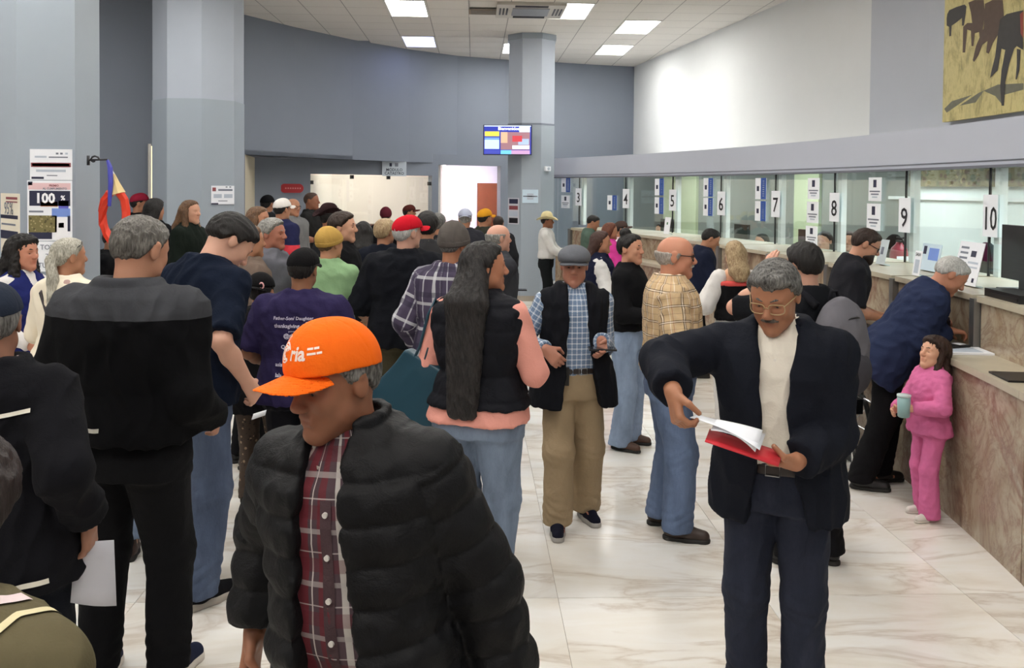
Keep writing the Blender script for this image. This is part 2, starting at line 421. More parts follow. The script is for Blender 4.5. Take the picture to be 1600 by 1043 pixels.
for i in range(-16, 9):
    for j in range(-3, 15):
        p = cpos(i, j)
        if p.y > 20.2 or p.y < 11.2: continue
        if p.x > 4.6 or p.x < -1.02 * p.y * 0.58 - 0.2: continue
        if p.y > 14.2 + (p.x + 4.2) * 1.25 + 0.9: continue
        grid.box((i * CT - 0.011, j * CT, -0.001), (i * CT + 0.011, (j + 1) * CT, 0.012)); grid.box((i * CT, j * CT - 0.011, -0.001), ((i + 1) * CT, j * CT + 0.011, 0.012))
        if (i, j) in used: continue
        link('ceiling_tile', ctm, ceil, p, GYAW)
g = grid.obj('tile_grid', M_GRID, ceil); g.location = c0; g.rotation_euler = (0, 0, GYAW)

# the rest of the hall's shell, beside and behind the camera
for nm_, a_, b_ in (('wall_left', (-11.0, -5.0), (-10.85, 24.0)), ('wall_front', (-11.0, -5.0), (6.5, -4.85)), ('wall_right_outer', (6.35, -5.0), (6.5, 24.0)), ('wall_back_outer', (-11.0, 23.85), (6.5, 24.0))):
    tag(MB().box((a_[0], a_[1], -0.004), (b_[0], b_[1], CZ + 0.04)).obj(nm_, M_LGREY), kind='structure')
# back walls
def xy(px, d): p = pix(px, HORIZON, d); return (p.x, p.y)
def onc(px, py): p = onz(px, py, CZ); return (p.x, p.y)
UP = [(-10.5, 7.0), (-5.35, 12.7), onc(383, 23), onc(460, 42), onc(552, 62), onc(640, 77), onc(715, 87), onc(790, 93), onc(868, 97), onc(930, 101), onc(991, 104)]
poly_wall('wall_back', UP[:3], 0, CZ + 0.04, M_GREY, 0.2)
poly_wall('wall_back_upper', UP[2:], 2.43, CZ + 0.04, M_GREY, 0.3)
LWT = [(383, 15.3), (403, 15.5), (485, 16.3), (597, 17.15), (675, 17.75), (683, 17.8), (782, 18.4), (868, 18.85), (991, 19.3), (1040, 19.4)]
def lw(px): return xy(px, float(np.interp(px, [a for a, b in LWT], [b for a, b in LWT])))
poly_wall('wall_recess', [UP[2], xy(399, 15.55)], 0, 2.43, plain('beige wall paint', (206, 196, 172), 0.7, 0.02), 0.05)
poly_wall('wall_back_lower', [lw(395), lw(440), lw(485)], 0, 2.6, M_GREYD, 0.2)
poly_wall('wall_back_sill', [lw(485), lw(597), lw(675)], 0, 1.22, M_WOOD, 0.2)
poly_wall('wall_back_lintel', [lw(485), lw(597), lw(675)], 2.17, 2.6, M_GREYD, 0.2)
poly_wall('wall_back_post', [lw(675), lw(685)], 0, 2.6, M_GREY, 0.2)
poly_wall('wall_back_door_lintel', [lw(685), lw(782)], 2.39, 2.6, M_GREY, 0.2)
poly_wall('wall_back_side', [lw(782), lw(868), lw(991), lw(1040)], 0, 2.6, M_GREY, 0.2)
a = Vector(UP[4]); b = Vector(UP[5])
# soffit over the recess
so = MB(); pts = [Vector(p) for p in (UP[2], UP[3], UP[4], xy(597, 16.95))]; qs = [Vector(lw(x)) for x in (597, 500, 440, 395)]
so.prism([tuple(p) for p in pts + qs], 2.43, 2.5); tag(so.obj('ceiling_recess', M_GREYD), kind='structure')
# office behind the long window and room behind the doorway
def room(name, p, q, depth, z1, mat, lampstr, lampc, n=1):
    p = Vector(p); q = Vector(q); d = (q - p).normalized(); nn = Vector((0.0, 1.0)); P = p + nn * 0.22; Q = q + nn * 0.22
    P2 = P + nn * depth; Q2 = Q + nn * depth
    poly_wall('wall_' + name, [P, P2, Q2, Q], 0, z1, mat, 0.1)
    tag(MB().prism([tuple(v) for v in (P, Q, Q2, P2)], z1, z1 + 0.08).obj('ceiling_' + name, mat), kind='structure')
    c = (P + Q + P2 + Q2) / 4; L = (q - p).length * 0.3
    for k in range(n):
        t = empty('ceiling_light_offscreen', (c.x + d.x * L * (k - (n - 1) / 2) * 2, c.y + d.y * L * (k - (n - 1) / 2) * 2, z1), math.atan2(d.y, d.x)); tag(t, 'ceiling light panel inside the ' + ('office behind the long window' if name == 'office' else 'room behind the doorway'), 'light', 'lights of the ' + name)
        MB().box((-0.6, -0.3, -0.03), (0.6, 0.3, 0)).obj('frame', plain('lamp frame', (225, 222, 215), 0.5), t)
        MB().box((-0.56, -0.26, -0.034), (0.56, 0.26, -0.03)).obj('diffuser', emit('lamp ' + name, lampc, lampstr), t)
    return P2, Q2, nn, d
room('office', lw(470), lw(679), 2.6, 2.7, M_CREAM, 11, (255, 244, 230), 3)
P2, Q2, nn, dd = room('back_room', lw(680), lw(790), 2.6, 2.7, plain('cool white paint', (226, 226, 240), 0.7, 0.02), 8, (240, 240, 255), 1)
M = frame_at(Vector((P2.x, P2.y, 0)) + Vector((dd.x, dd.y, 0)) * ((Q2 - P2).length * 0.78) - Vector((-dd.y, dd.x, 0)) * 0.03, (dd.y, -dd.x, 0))
t = empty('door_1'); t.matrix_world = M; tag(t, kind='structure')
MB().box((-0.42, 0, -0.02), (0.42, 2.05, 0.03)).obj('leaf', M_DOORW, t)
MB().box((0.3, 0.95, 0.03), (0.38, 1.0, 0.07)).obj('door_handle', M_METAL, t)
# window glazing of the office
wo = empty('window_1', lw(485) + (0,)); tag(wo, kind='structure')
A = Vector(lw(485) + (0,)); B = Vector(lw(675) + (0,)); dv = (B - A); L = dv.length; rz = math.atan2(dv.y, dv.x); wo.rotation_euler = (0, 0, rz)
t_ = MB(); 
MB().box((0, 0.05, 1.24), (L / 2 - 0.003, 0.06, 2.15)).obj('pane', M_GLASS, wo); MB().box((L / 2 + 0.003, 0.05, 1.24), (L, 0.06, 2.15)).obj('pane', M_GLASS, wo)
for fx, fz in ((0.33, 2.13), (0.63, 2.13), (0.985, 2.02), (0.015, 2.02)): MB().box((L * fx - 0.03, 0.02, fz - 0.04), (L * fx + 0.03, 0.07, fz + 0.03)).obj('clip', M_DMETAL, wo)
MB().box((0, -0.2, 1.19), (L, 0.16, 1.24)).obj('window_sill', M_WOOD, wo)
for px in (516, 625, 636):   # small upright stands on the office counter
    pass
wd = empty('window_2', xy(238, 13.35) + (0,)); tag(wd, kind='structure')
d2 = (Vector(UP[2]) - Vector(UP[1])).normalized(); wd.rotation_euler = (0, 0, math.atan2(d2.y, d2.x)); wd.location = (xy(236, 13.1)[0], xy(236, 13.1)[1], 0)
e0 = Vector(UP[1]); pw = Vector(xy(236, 13.1)); tt = (pw - e0).dot(d2); pw = e0 + d2 * tt; wd.location = (pw.x, pw.y, 0)
MB().box((-0.12, -0.03, 1.2), (0.12, -0.005, 2.5)).obj('pane', emit('warm lit strip', (255, 238, 190), 0.75), wd)
MB().box((-0.15, -0.035, 1.17), (-0.12, 0, 2.53)).obj('window_frame', M_CREAM, wd); MB().box((0.12, -0.035, 1.17), (0.15, 0, 2.53)).obj('window_frame', M_CREAM, wd)

# right wall above the counter
RW = [UP[-1], (3.84, 12.5), (4.19, 10.47)]
poly_wall('wall_right', RW, 2.45, CZ + 0.04, M_WHITE, 0.2)
RG = [(4.17, 10.50), (4.29, 9.3), (4.36, 8.0), (4.36, 6.6), (4.28, 5.0), (4.0, 2.5), (3.4, 0.0)]
poly_wall('wall_right_front', RG, 2.45, CZ + 0.04, M_LGREY, 0.2)
# counter curve
def gx(Y): return 3.68 - 0.0275 * (Y - 6.5) ** 2
def gn(Y):
    s = -0.055 * (Y - 6.5); return Vector((-1, s)).normalized()
def off(Y, t): n = gn(Y); return (gx(Y) + n.x * t, Y + n.y * t)
YS = [16.0, 14.65, 13.35, 12.1, 10.8, 9.53, 8.2, 6.9, 5.6, 4.3, 3.0]
def band(name, ya, yb, t0, t1, z0, z1, mat, parent=None, n=5):
    ys = [ya + (yb - ya) * k / n for k in range(n + 1)]
    return MB().prism([off(y, t0) for y in ys] + [off(y, t1) for y in reversed(ys)], z0, z1).obj(name, mat, parent)
tag(band('trim_1', 17.2, 2.2, 0.02, -0.35, 2.15, 2.5, M_HEAD, n=40), kind='structure')
tag(band('trim_2', 17.2, 2.2, 0.035, -0.1, 2.135, 2.155, plain('header edge', (110, 112, 122), 0.6), n=40), kind='structure')
tag(band('trim_3', 17.2, 2.2, 0.028, -0.1, 2.185, 2.192, plain('header edge', (110, 112, 122), 0.6), n=40), kind='structure')
def ceiling_in():
    ys = [17.0 - 14.8 * k / 30 for k in range(31)]
    return MB().prism([off(y, -0.1) for y in ys] + [off(y, -2.4) for y in reversed(ys)], 2.46, 2.5).obj('ceiling_booth', M_WHITE)
tag(ceiling_in(), kind='structure')
M_BOOTH = plain('booth wall paint', (228, 234, 232), 0.7, 0.02); M_BOOTHD = plain('booth grey paint', (128, 132, 128), 0.7, 0.03)
tag(band('wall_booth', 11.2, 2.0, -2.3, -2.4, 0, 2.46, M_BOOTH, n=20), kind='structure')
tag(band('wall_booth_far', 17.5, 11.2, -2.3, -2.4, 0, 2.46, M_BOOTHD, n=14), kind='structure')
tag(band('trim_4', 11.6, 2.0, -2.24, -2.3, 1.84, 1.88, M_WHITE, n=20), kind='structure')
tag(band('trim_5', 11.6, 2.0, -2.24, -2.3, 2.14, 2.17, M_BOOTHD, n=20), kind='structure')
for y0, y1 in ((16.4, 15.6), (13.4, 12.9)):
    d_ = empty('door_2' if y0 > 15 else 'door_3', off((y0 + y1) / 2, -2.25) + (0,)); tag(d_, kind='structure')
    o = band('leaf', y0, y1, -2.24, -2.3, 0, 2.2, plain('pale green door', (196, 206, 170), 0.5), d_, 2); o.matrix_parent_inverse = Matrix.Translation(d_.location).inverted()
for k, yy in enumerate((15.2, 13.0, 10.8, 8.6, 6.4, 4.2)):
    c = off(yy, -1.1); t = empty('ceiling_light_offscreen', c + (2.46,), math.atan2(gn(yy).y, gn(yy).x)); tag(t, 'ceiling light panel inside the booths behind the glass', 'light', 'lights behind the counter glass')
    MB().box((-0.6, -0.3, -0.02), (0.6, 0.3, 0)).obj('frame', plain('lamp frame', (225, 222, 215), 0.5), t)
    MB().box((-0.57, -0.27, -0.024), (0.57, 0.27, -0.02)).obj('diffuser', emit('booth lamp', (244, 252, 250), LAMP), t)
tag(MB().prism([off(17.2 - 15 * k / 20, -0.3) for k in range(21)] + [off(2.2 + 15 * k / 20, -2.4) for k in range(21)], 0.0, 0.02).obj('floor_booth', M_GROUT), kind='structure')
# service counter
ctr = empty('service_counter', off(9, 0.8) + (0,)); tag(ctr, 'long curved marble service counter with writing ledge under the glass', 'counter')
inv = Matrix.Translation(ctr.location).inverted()
M_CAP = plain('cream marble slab', (198, 188, 166), 0.3, 0.12, 8)
def cpart(*a, **k): o = band(*a, **k); o.matrix_parent_inverse = inv; return o
for a, b in zip([15.15] + YS[1:-1], YS[1:]):
    cpart('base_panel', a - 0.004, b + 0.004, 1.0, 0.95, 0.0, 0.925, M_MARB, ctr)
    cpart('ledge', a - 0.002, b + 0.002, 1.03, 0.6, 0.925, 0.965, M_CAP, ctr)
    cpart('upper_panel', a - 0.06, b + 0.02, 0.72, 0.68, 0.965, 1.262, M_MARB, ctr)
    cpart('end_panel', a - 0.06, a - 0.03, 0.68, -0.1, 0.965, 1.262, M_CAP, ctr, n=1)
    cpart('top_slab', a - 0.05, b + 0.01, 0.745, -0.12, 1.262, 1.3, M_CAP, ctr)
    cpart('core', a - 0.06, b + 0.03, 0.67, -0.05, 0.03, 1.26, M_GROUT, ctr)
    cpart('post', a + 0.018, a - 0.05, 0.76, 0.64, 0.965, 1.28, M_METAL, ctr, n=1)
# glazing bays
for k, (a, b) in enumerate(zip(YS[:-1], YS[1:])):
    w = empty('window_%d' % (k + 3), off((a + b) / 2, 0.0) + (1.3,)); tag(w, kind='structure'); iw = Matrix.Translation(w.location).inverted()
    for nm, A_, B_, t0, t1, z0, z1, m, n_ in (('pane', a - 0.004, b + 0.004, 0.0, -0.008, 1.3, 2.15, M_GLASS, 4), ('joint', a + 0.006, a - 0.006, 0.004, -0.014, 1.3, 2.15, M_DMETAL, 1),
                                        ('post', a - 0.02, a - 0.09, -0.03, -0.09, 1.3, 2.15, M_WHITE, 1)):
        o = band(nm, A_, B_, t0, t1, z0, z1, m, w, n_); o.matrix_parent_inverse = iw
ye = (17.6, 16.0); w = empty('window_13', off(16.6, 0) + (1.3,)); tag(w, kind='structure'); o = band('pane', 17.0, 16.01, 0, -0.008, 0.9, 2.15, M_GLASS, w, 3); o.matrix_parent_inverse = Matrix.Translation(w.location).inverted()
def glass_hit(px, t=0.01):
    u = (px - 800) / 1400.0; lo, hi = 2.5, 17.2
    for _ in range(50):
        m = (lo + hi) / 2; p = off(m, t)
        if p[0] / p[1] > u: lo = m
        else: hi = m
    return lo
def on_glass(px, py, t=0.012):
    Y = glass_hit(px, t); p = off(Y, t); z = CAMZ + (hor(px) - py) * p[1] / FPX
    return frame_at((p[0], p[1], z), (gn(Y).x, gn(Y).y, 0)), p[1] / FPX
# counter numbers
NUMW = {3: 'three', 4: 'four', 5: 'five', 6: 'six', 7: 'seven', 8: 'eight', 9: 'nine', 10: 'ten'}
for n, px, y0, y1 in ((3, 904, 294, 321), (4, 978, 295, 325), (5, 1051, 296, 329), (6, 1127, 299, 336), (7, 1212, 298, 339), (8, 1304, 301, 346), (9, 1414, 309, 363), (10, 1548, 304, 370)):
    M, k = on_glass(px, (y0 + y1) / 2, 0.02); h = (y1 - y0) * k; w = 0.2
    t = sheet_thing('counter_number', 'white plate with the black numeral %s on the counter glass' % NUMW[n], 'number sign', M, w, h, M_PAPER)
    text_on(str(n), h * 0.78, Matrix.Translation((0, -0.02 if n < 9 else -0.03, 0.005)), M_INK, t, bold=0.002, xs=1.05 if n < 10 else 0.8)
# notices on the glass
for k, (x0, x1, y0, y1, kind) in enumerate(((877, 891, 278, 300, 'b'), (877, 890, 305, 325, 'w'), (949, 964, 305, 328, 'b'), (1023, 1037, 279, 305, 'b'), (1023, 1037, 308, 334, 'b'),
        (1099, 1114, 278, 307, 'b'), (1099, 1114, 309, 337, 'b'), (1180, 1197, 278, 311, 'b'), (1180, 1197, 314, 345, 'b'),
        (1262, 1280, 278, 311, 'w'), (1261, 1279, 315, 348, 'w'), (1260, 1278, 353, 383, 'w'), (1357, 1377, 277, 314, 'w'), (1355, 1376, 318, 360, 'w'))):
    M, s = on_glass((x0 + x1) / 2, (y0 + y1) / 2, 0.016); h = (y1 - y0) * s
    v = M.to_3x3().col[0]; w = (x1 - x0) * s / max(0.25, abs(v.x - v.y * ((x0 + x1) / 2 - 800) / 1400))
    win = NUMW[[3, 3, 4, 5, 5, 6, 6, 7, 7, 8, 8, 8, 9, 9][k]]; pos = ['top', 'lower', 'single', 'top', 'lower', 'top', 'lower', 'top', 'lower', 'top', 'middle', 'lowest', 'top', 'lower'][k]
    if kind == 'b':
        bars = [(0.52, 0, 1, 1, M_BLUEP), (0.15, 0.38, 0.36, 0.62, M_NAVYP)] + [(0.68, 0.12 + 0.1 * q, 0.84, 0.17 + 0.1 * q, M_LINK) for q in range(8)]
        sheet_thing('glass_notice', '%s half white, half blue notice on the glass of counter %s' % (pos, win), 'notice', M, w, h, M_PAPER, bars)
    else:
        bars = [(0.38, 0.1, 0.62, 0.42, M_NAVYP), (0.1, 0.56, 0.9, 0.62, M_GINK), (0.2, 0.68, 0.8, 0.74, M_GINK), (0.3, 0.8, 0.7, 0.86, M_LINK)]
        sheet_thing('glass_notice', '%s white notice with small crest on the glass of counter %s' % (pos, win), 'notice', M, w, h, M_PAPER, bars)
# columns
def column(px, d, L, label, cap=False, bandz=3.05):
    ap = L * (1 + math.sqrt(2)) / 2; c = pix(px, HORIZON, d)
    poly = lambda k: [(ap * k / math.cos(math.pi / 8) * math.cos(math.pi / 8 + q * math.pi / 4), ap * k / math.cos(math.pi / 8) * math.sin(math.pi / 8 + q * math.pi / 4)) for q in range(8)]
    t = empty('column', (c.x, c.y, 0)); tag(t, label, 'column')
    MB().prism(poly(1.012), 0, bandz).obj('dado', M_COLB, t); MB().prism(poly(1.0), bandz, CZ + 0.02).obj('shaft', M_COLM, t)
    MB().prism(poly(1.03), 0, 0.09).obj('skirting', M_GROUT, t)
    if cap:
        MB().prism(poly(1.05), CZ - 0.1, CZ + 0.02).obj('capital', M_COLB, t)
        MB().prism(poly(1.03), bandz - 0.02, bandz + 0.01).obj('moulding', M_GREYD, t)
    return c, ap
C1, A1 = column(40, 1400 / 200 + 0.55, 0.43, 'wide grey octagonal column carrying posters', bandz=3.6)
C2, A2 = column(311, 1400 / 122 + 0.5, 0.44, 'grey octagonal column with a single small notice sheet')
C3, A3 = column(829, 1400 / 91 + 0.4, 0.33, 'grey octagonal column with a television mounted on it', True)
# ------------------------------------------------------------------ implicit-surface modelling kit (smooth unions -> surface nets)
def sdist_cap(a, b, r1, r2):
    a = np.array(a, float); b = np.array(b, float); ba = b - a; l2 = max(float(ba @ ba), 1e-9); rm = max(r1, r2)
    def f(X, Y, Z):
        px, py, pz = X - a[0], Y - a[1], Z - a[2]
        h = np.clip((px * ba[0] + py * ba[1] + pz * ba[2]) / l2, 0, 1)
        return np.sqrt((px - h * ba[0]) ** 2 + (py - h * ba[1]) ** 2 + (pz - h * ba[2]) ** 2) - (r1 + h * (r2 - r1))
    return f, np.minimum(a, b) - rm, np.maximum(a, b) + rm
def sdist_ell(c, r, M=None):
    c = np.array(c, float); r = np.array(r, float); A = np.eye(3) if M is None else np.array(M)
    def f(X, Y, Z):
        px, py, pz = X - c[0], Y - c[1], Z - c[2]
        q = [px * A[0, i] + py * A[1, i] + pz * A[2, i] for i in range(3)]
        k0 = np.sqrt(sum((q[i] / r[i]) ** 2 for i in range(3))); k1 = np.sqrt(sum((q[i] / r[i] ** 2) ** 2 for i in range(3)))
        return k0 * (k0 - 1) / np.maximum(k1, 1e-6)
    m = r.max(); e = np.sqrt(((A * r[None, :]) ** 2).sum(1))
    return f, c - e, c + e
def sdist_loft(T, zs, A, B, YC, off=0.0, n=2.4, z0=None, z1=None):
    Ti = np.array(T.inverted()); Tm = np.array(T); z0 = zs[0] if z0 is None else z0; z1 = zs[-1] if z1 is None else z1
    def f(X, Y, Z):
        x = Ti[0, 0] * X + Ti[0, 1] * Y + Ti[0, 2] * Z + Ti[0, 3]; y = Ti[1, 0] * X + Ti[1, 1] * Y + Ti[1, 2] * Z + Ti[1, 3]; z = Ti[2, 0] * X + Ti[2, 1] * Y + Ti[2, 2] * Z + Ti[2, 3]
        a = np.interp(z, zs, A) + off; b = np.interp(z, zs, B) + off; yc = np.interp(z, zs, YC)
        q = ((np.abs(x) / a) ** n + (np.abs(y - yc) / b) ** n) ** (1 / n)
        return np.maximum((q - 1) * np.minimum(a, b), np.maximum(z0 - z, z - z1))
    am = max(A) + off; bm = max(B) + off + max(abs(v) for v in YC)
    cs = np.array([(Tm @ np.array((sx * am, sy * bm, z, 1)))[:3] for sx in (-1, 1) for sy in (-1, 1) for z in (z0, z1)])
    return f, cs.min(0), cs.max(0)
class Field:
    def __init__(s, lo, hi, v):
        lo = np.array(lo) - 1.5 * v; hi = np.array(hi) + 1.5 * v; s.v = v
        s.ax = [np.arange(lo[i], hi[i] + v, v) for i in range(3)]
        s.F = np.full([len(a) for a in s.ax], 0.3)
    def sl(s, lo, hi):
        out = []
        for i in range(3):
            a = int(np.searchsorted(s.ax[i], lo[i])); b = int(np.searchsorted(s.ax[i], hi[i]))
            a = max(a - 1, 0); b = min(b + 1, len(s.ax[i]))
            if b - a < 2: return None
            out.append(slice(a, b))
        return tuple(out)
    def grid(s, sl): return s.ax[0][sl[0]][:, None, None], s.ax[1][sl[1]][None, :, None], s.ax[2][sl[2]][None, None, :]
    def add(s, prim, k=0.02, clip=None):
        f, lo, hi = prim; sl = s.sl(np.array(lo) - k - 2 * s.v, np.array(hi) + k + 2 * s.v)
        if sl is None: return s
        g = s.grid(sl); d = f(*g)
        if clip is not None: d = np.maximum(d, clip(*g))
        o = s.F[sl]; h = np.maximum(k - np.abs(o - d), 0) / k
        s.F[sl] = np.minimum(o, d) - h * h * k * 0.25
        return s
    def sub(s, prim, k=0.008):
        f, lo, hi = prim; sl = s.sl(np.array(lo) - k - 2 * s.v, np.array(hi) + k + 2 * s.v)
        if sl is None: return s
        d = -f(*s.grid(sl)); o = s.F[sl]; h = np.maximum(k - np.abs(o - d), 0) / k
        s.F[sl] = np.maximum(o, d) + h * h * k * 0.25
        return s
    def cut(s, fn):
        sl = (slice(None),) * 3; s.F = np.maximum(s.F, fn(*s.grid(sl))); return s
    def mesh(s, smooth=1):
        F = s.F; F[0], F[-1] = np.maximum(F[0], 1e-3), np.maximum(F[-1], 1e-3)
        F[:, 0], F[:, -1] = np.maximum(F[:, 0], 1e-3), np.maximum(F[:, -1], 1e-3)
        F[:, :, 0], F[:, :, -1] = np.maximum(F[:, :, 0], 1e-3), np.maximum(F[:, :, -1], 1e-3)
        S = F < 0; nx, ny, nz = F.shape
        cnt = np.zeros((nx - 1, ny - 1, nz - 1), np.int8)
        offs = [(i, j, k) for i in (0, 1) for j in (0, 1) for k in (0, 1)]
        for (i, j, k) in offs: cnt += S[i:nx - 1 + i, j:ny - 1 + j, k:nz - 1 + k]
        act = (cnt > 0) & (cnt < 8); idx = np.argwhere(act)
        if len(idx) == 0: return np.zeros((0, 3)), np.zeros((0, 4), int)
        ids = np.full(act.shape, -1, np.int32); ids[act] = np.arange(len(idx))
        C = np.stack([F[idx[:, 0] + i, idx[:, 1] + j, idx[:, 2] + k] for (i, j, k) in offs], 1)
        acc = np.zeros((len(idx), 3)); num = np.zeros(len(idx))
        O = np.array(offs, float)
        for a in range(8):
            for b in range(a + 1, 8):
                if abs(O[a] - O[b]).sum() != 1: continue
                fa, fb = C[:, a], C[:, b]; m = (fa < 0) != (fb < 0)
                t = np.where(m, fa / np.where(m, fa - fb, 1), 0)
                acc += m[:, None] * (O[a] + t[:, None] * (O[b] - O[a])); num += m
        V = (idx + acc / num[:, None]) * s.v + np.array([s.ax[0][0], s.ax[1][0], s.ax[2][0]])
        Q = []
        e = np.argwhere(S[:-1, 1:-1, 1:-1] != S[1:, 1:-1, 1:-1]); i, j, k = e[:, 0], e[:, 1] + 1, e[:, 2] + 1
        q = np.stack([ids[i, j - 1, k - 1], ids[i, j, k - 1], ids[i, j, k], ids[i, j - 1, k]], 1); fl = ~S[i, j, k]; q[fl] = q[fl][:, ::-1]; Q.append(q)
        e = np.argwhere(S[1:-1, :-1, 1:-1] != S[1:-1, 1:, 1:-1]); i, j, k = e[:, 0] + 1, e[:, 1], e[:, 2] + 1
        q = np.stack([ids[i - 1, j, k - 1], ids[i - 1, j, k], ids[i, j, k], ids[i, j, k - 1]], 1); fl = ~S[i, j, k]; q[fl] = q[fl][:, ::-1]; Q.append(q)
        e = np.argwhere(S[1:-1, 1:-1, :-1] != S[1:-1, 1:-1, 1:]); i, j, k = e[:, 0] + 1, e[:, 1] + 1, e[:, 2]
        q = np.stack([ids[i - 1, j - 1, k], ids[i, j - 1, k], ids[i, j, k], ids[i - 1, j, k]], 1); fl = ~S[i, j, k]; q[fl] = q[fl][:, ::-1]; Q.append(q)
        Q = np.concatenate(Q); Q = Q[(Q >= 0).all(1)]
        for _ in range(smooth): V = relax(V, Q, 0.5)
        return V, Q
def relax(V, Q, w):
    n = len(V); e0 = np.concatenate([Q[:, 0], Q[:, 1], Q[:, 2], Q[:, 3]]); e1 = np.concatenate([Q[:, 1], Q[:, 2], Q[:, 3], Q[:, 0]])
    c = np.maximum(np.bincount(e0, minlength=n), 1)
    A = np.stack([np.bincount(e0, V[e1, i], n) for i in range(3)], 1) / c[:, None]
    return V * (1 - w) + A * w
def vnormals(V, Q):
    n = np.cross(V[Q[:, 2]] - V[Q[:, 0]], V[Q[:, 3]] - V[Q[:, 1]]); N = np.zeros_like(V)
    for c in range(4):
        for i in range(3): N[:, i] += np.bincount(Q[:, c], n[:, i], len(V))
    return N / np.maximum(np.linalg.norm(N, axis=1), 1e-9)[:, None]
def folds(V, amp, seed, scale=1.0, az=0.55):
    rs = np.random.RandomState(seed); o = np.zeros(len(V))
    for q in range(5):
        k = rs.normal(size=3) * np.array((1, 1, az)); k = k / np.linalg.norm(k) * (2 * math.pi / (rs.uniform(0.07, 0.2) * scale))
        w = rs.normal(size=3) * 9
        o += np.sin(V @ k + rs.uniform(0, 6.28) + 1.3 * np.sin(V @ w + rs.uniform(0, 6.28)))
    o = o / 5; return amp * (1.0 - 2.2 * np.abs(o)) 

# ------------------------------------------------------------------ people
MALE = dict(z=[.55, .70, .78, .86, .94, 1.02, 1.10, 1.20, 1.30, 1.38, 1.43, 1.465, 1.50],
            a=[.172, .168, .166, .172, .168, .160, .158, .166, .176, .170, .130, .085, .058], b=[.12, .115, .112, .120, .117, .113, .114, .120, .122, .110, .088, .068, .056],
            y=[.01, .01, .01, .012, .005, .0, .0, .0, .0, .005, .012, .015, .015])
FEM = dict(z=MALE['z'], a=[.175, .172, .172, .182, .172, .148, .136, .150, .162, .158, .128, .075, .05], b=[.125, .12, .12, .127, .115, .1, .098, .116, .120, .100, .08, .06, .05],
           y=[.01, .01, .015, .02, .01, .0, -.004, -.012, -.008, .003, .012, .015, .015])
def npv(v): return np.array((v[0], v[1], v[2]), float)
def ik(a, t, L1, L2, pole):
    a = npv(a); t = npv(t); d = t - a; D = np.linalg.norm(d); 
    if D > (L1 + L2) * 0.995: t = a + d / D * (L1 + L2) * 0.995; d = t - a; D = np.linalg.norm(d)
    u = d / D; x = (L1 * L1 - L2 * L2 + D * D) / (2 * D); h = math.sqrt(max(L1 * L1 - x * x, 0)); p = npv(pole); p = p - u * (p @ u); p = p / max(np.linalg.norm(p), 1e-6)
    return a + u * x + p * h, t
class Ctx: pass
def smoothstep(a, b, x): t = np.clip((x - a) / (b - a), 0, 1); return t * t * (3 - 2 * t)
def part(c, name, V, Q, mat, parent=None, attrs=None, smooth=True):
    if len(V) == 0: return None
    return link(name, mesh_np(name, V * c.K, Q, mat, smooth, attrs), parent or c.root)
def hand_prims(w, d, nrm, side, curl, thumb=0.5, spread=1.0):
    d = npv(d) / np.linalg.norm(d); n = npv(nrm); n = n - d * (n @ d); n = n / max(np.linalg.norm(n), 1e-6)
    l = np.cross(d, n) * (-1 if side > 0 else 1); w = npv(w); P = []
    for q in (-0.026, -0.009, 0.009, 0.026): P.append((sdist_cap(w + d * 0.012 + l * q * 0.7, w + d * 0.088 + l * q * 1.1, 0.0165, 0.0135), 0.012))
    for q, L, cu in ((0.033, .066, 1.0), (0.011, .078, 1.05), (-0.011, .072, 1.12), (-0.031, .056, 1.2)):
        p = w + d * 0.088 + l * q * spread; ang = 0.0; r = 0.0098
        for f in (.46, .3, .24):
            ang += curl * cu; dr = d * math.cos(ang) + n * math.sin(ang); e = p + dr * L * f; P.append((sdist_cap(p, e, r, r * 0.9), 0.005)); p = e; r *= 0.9
    p = w + d * 0.025 + l * 0.028 + n * 0.008; dr = d * 0.62 + l * 0.6 + n * 0.35; dr /= np.linalg.norm(dr); e = p + dr * 0.045; P.append((sdist_cap(p, e, .0155, .0115), 0.012))
    dr = d * 0.8 + l * (0.35 - thumb) + n * (0.3 + thumb); dr /= np.linalg.norm(dr); P.append((sdist_cap(e, e + dr * 0.045, .011, .009), 0.006))
    return P
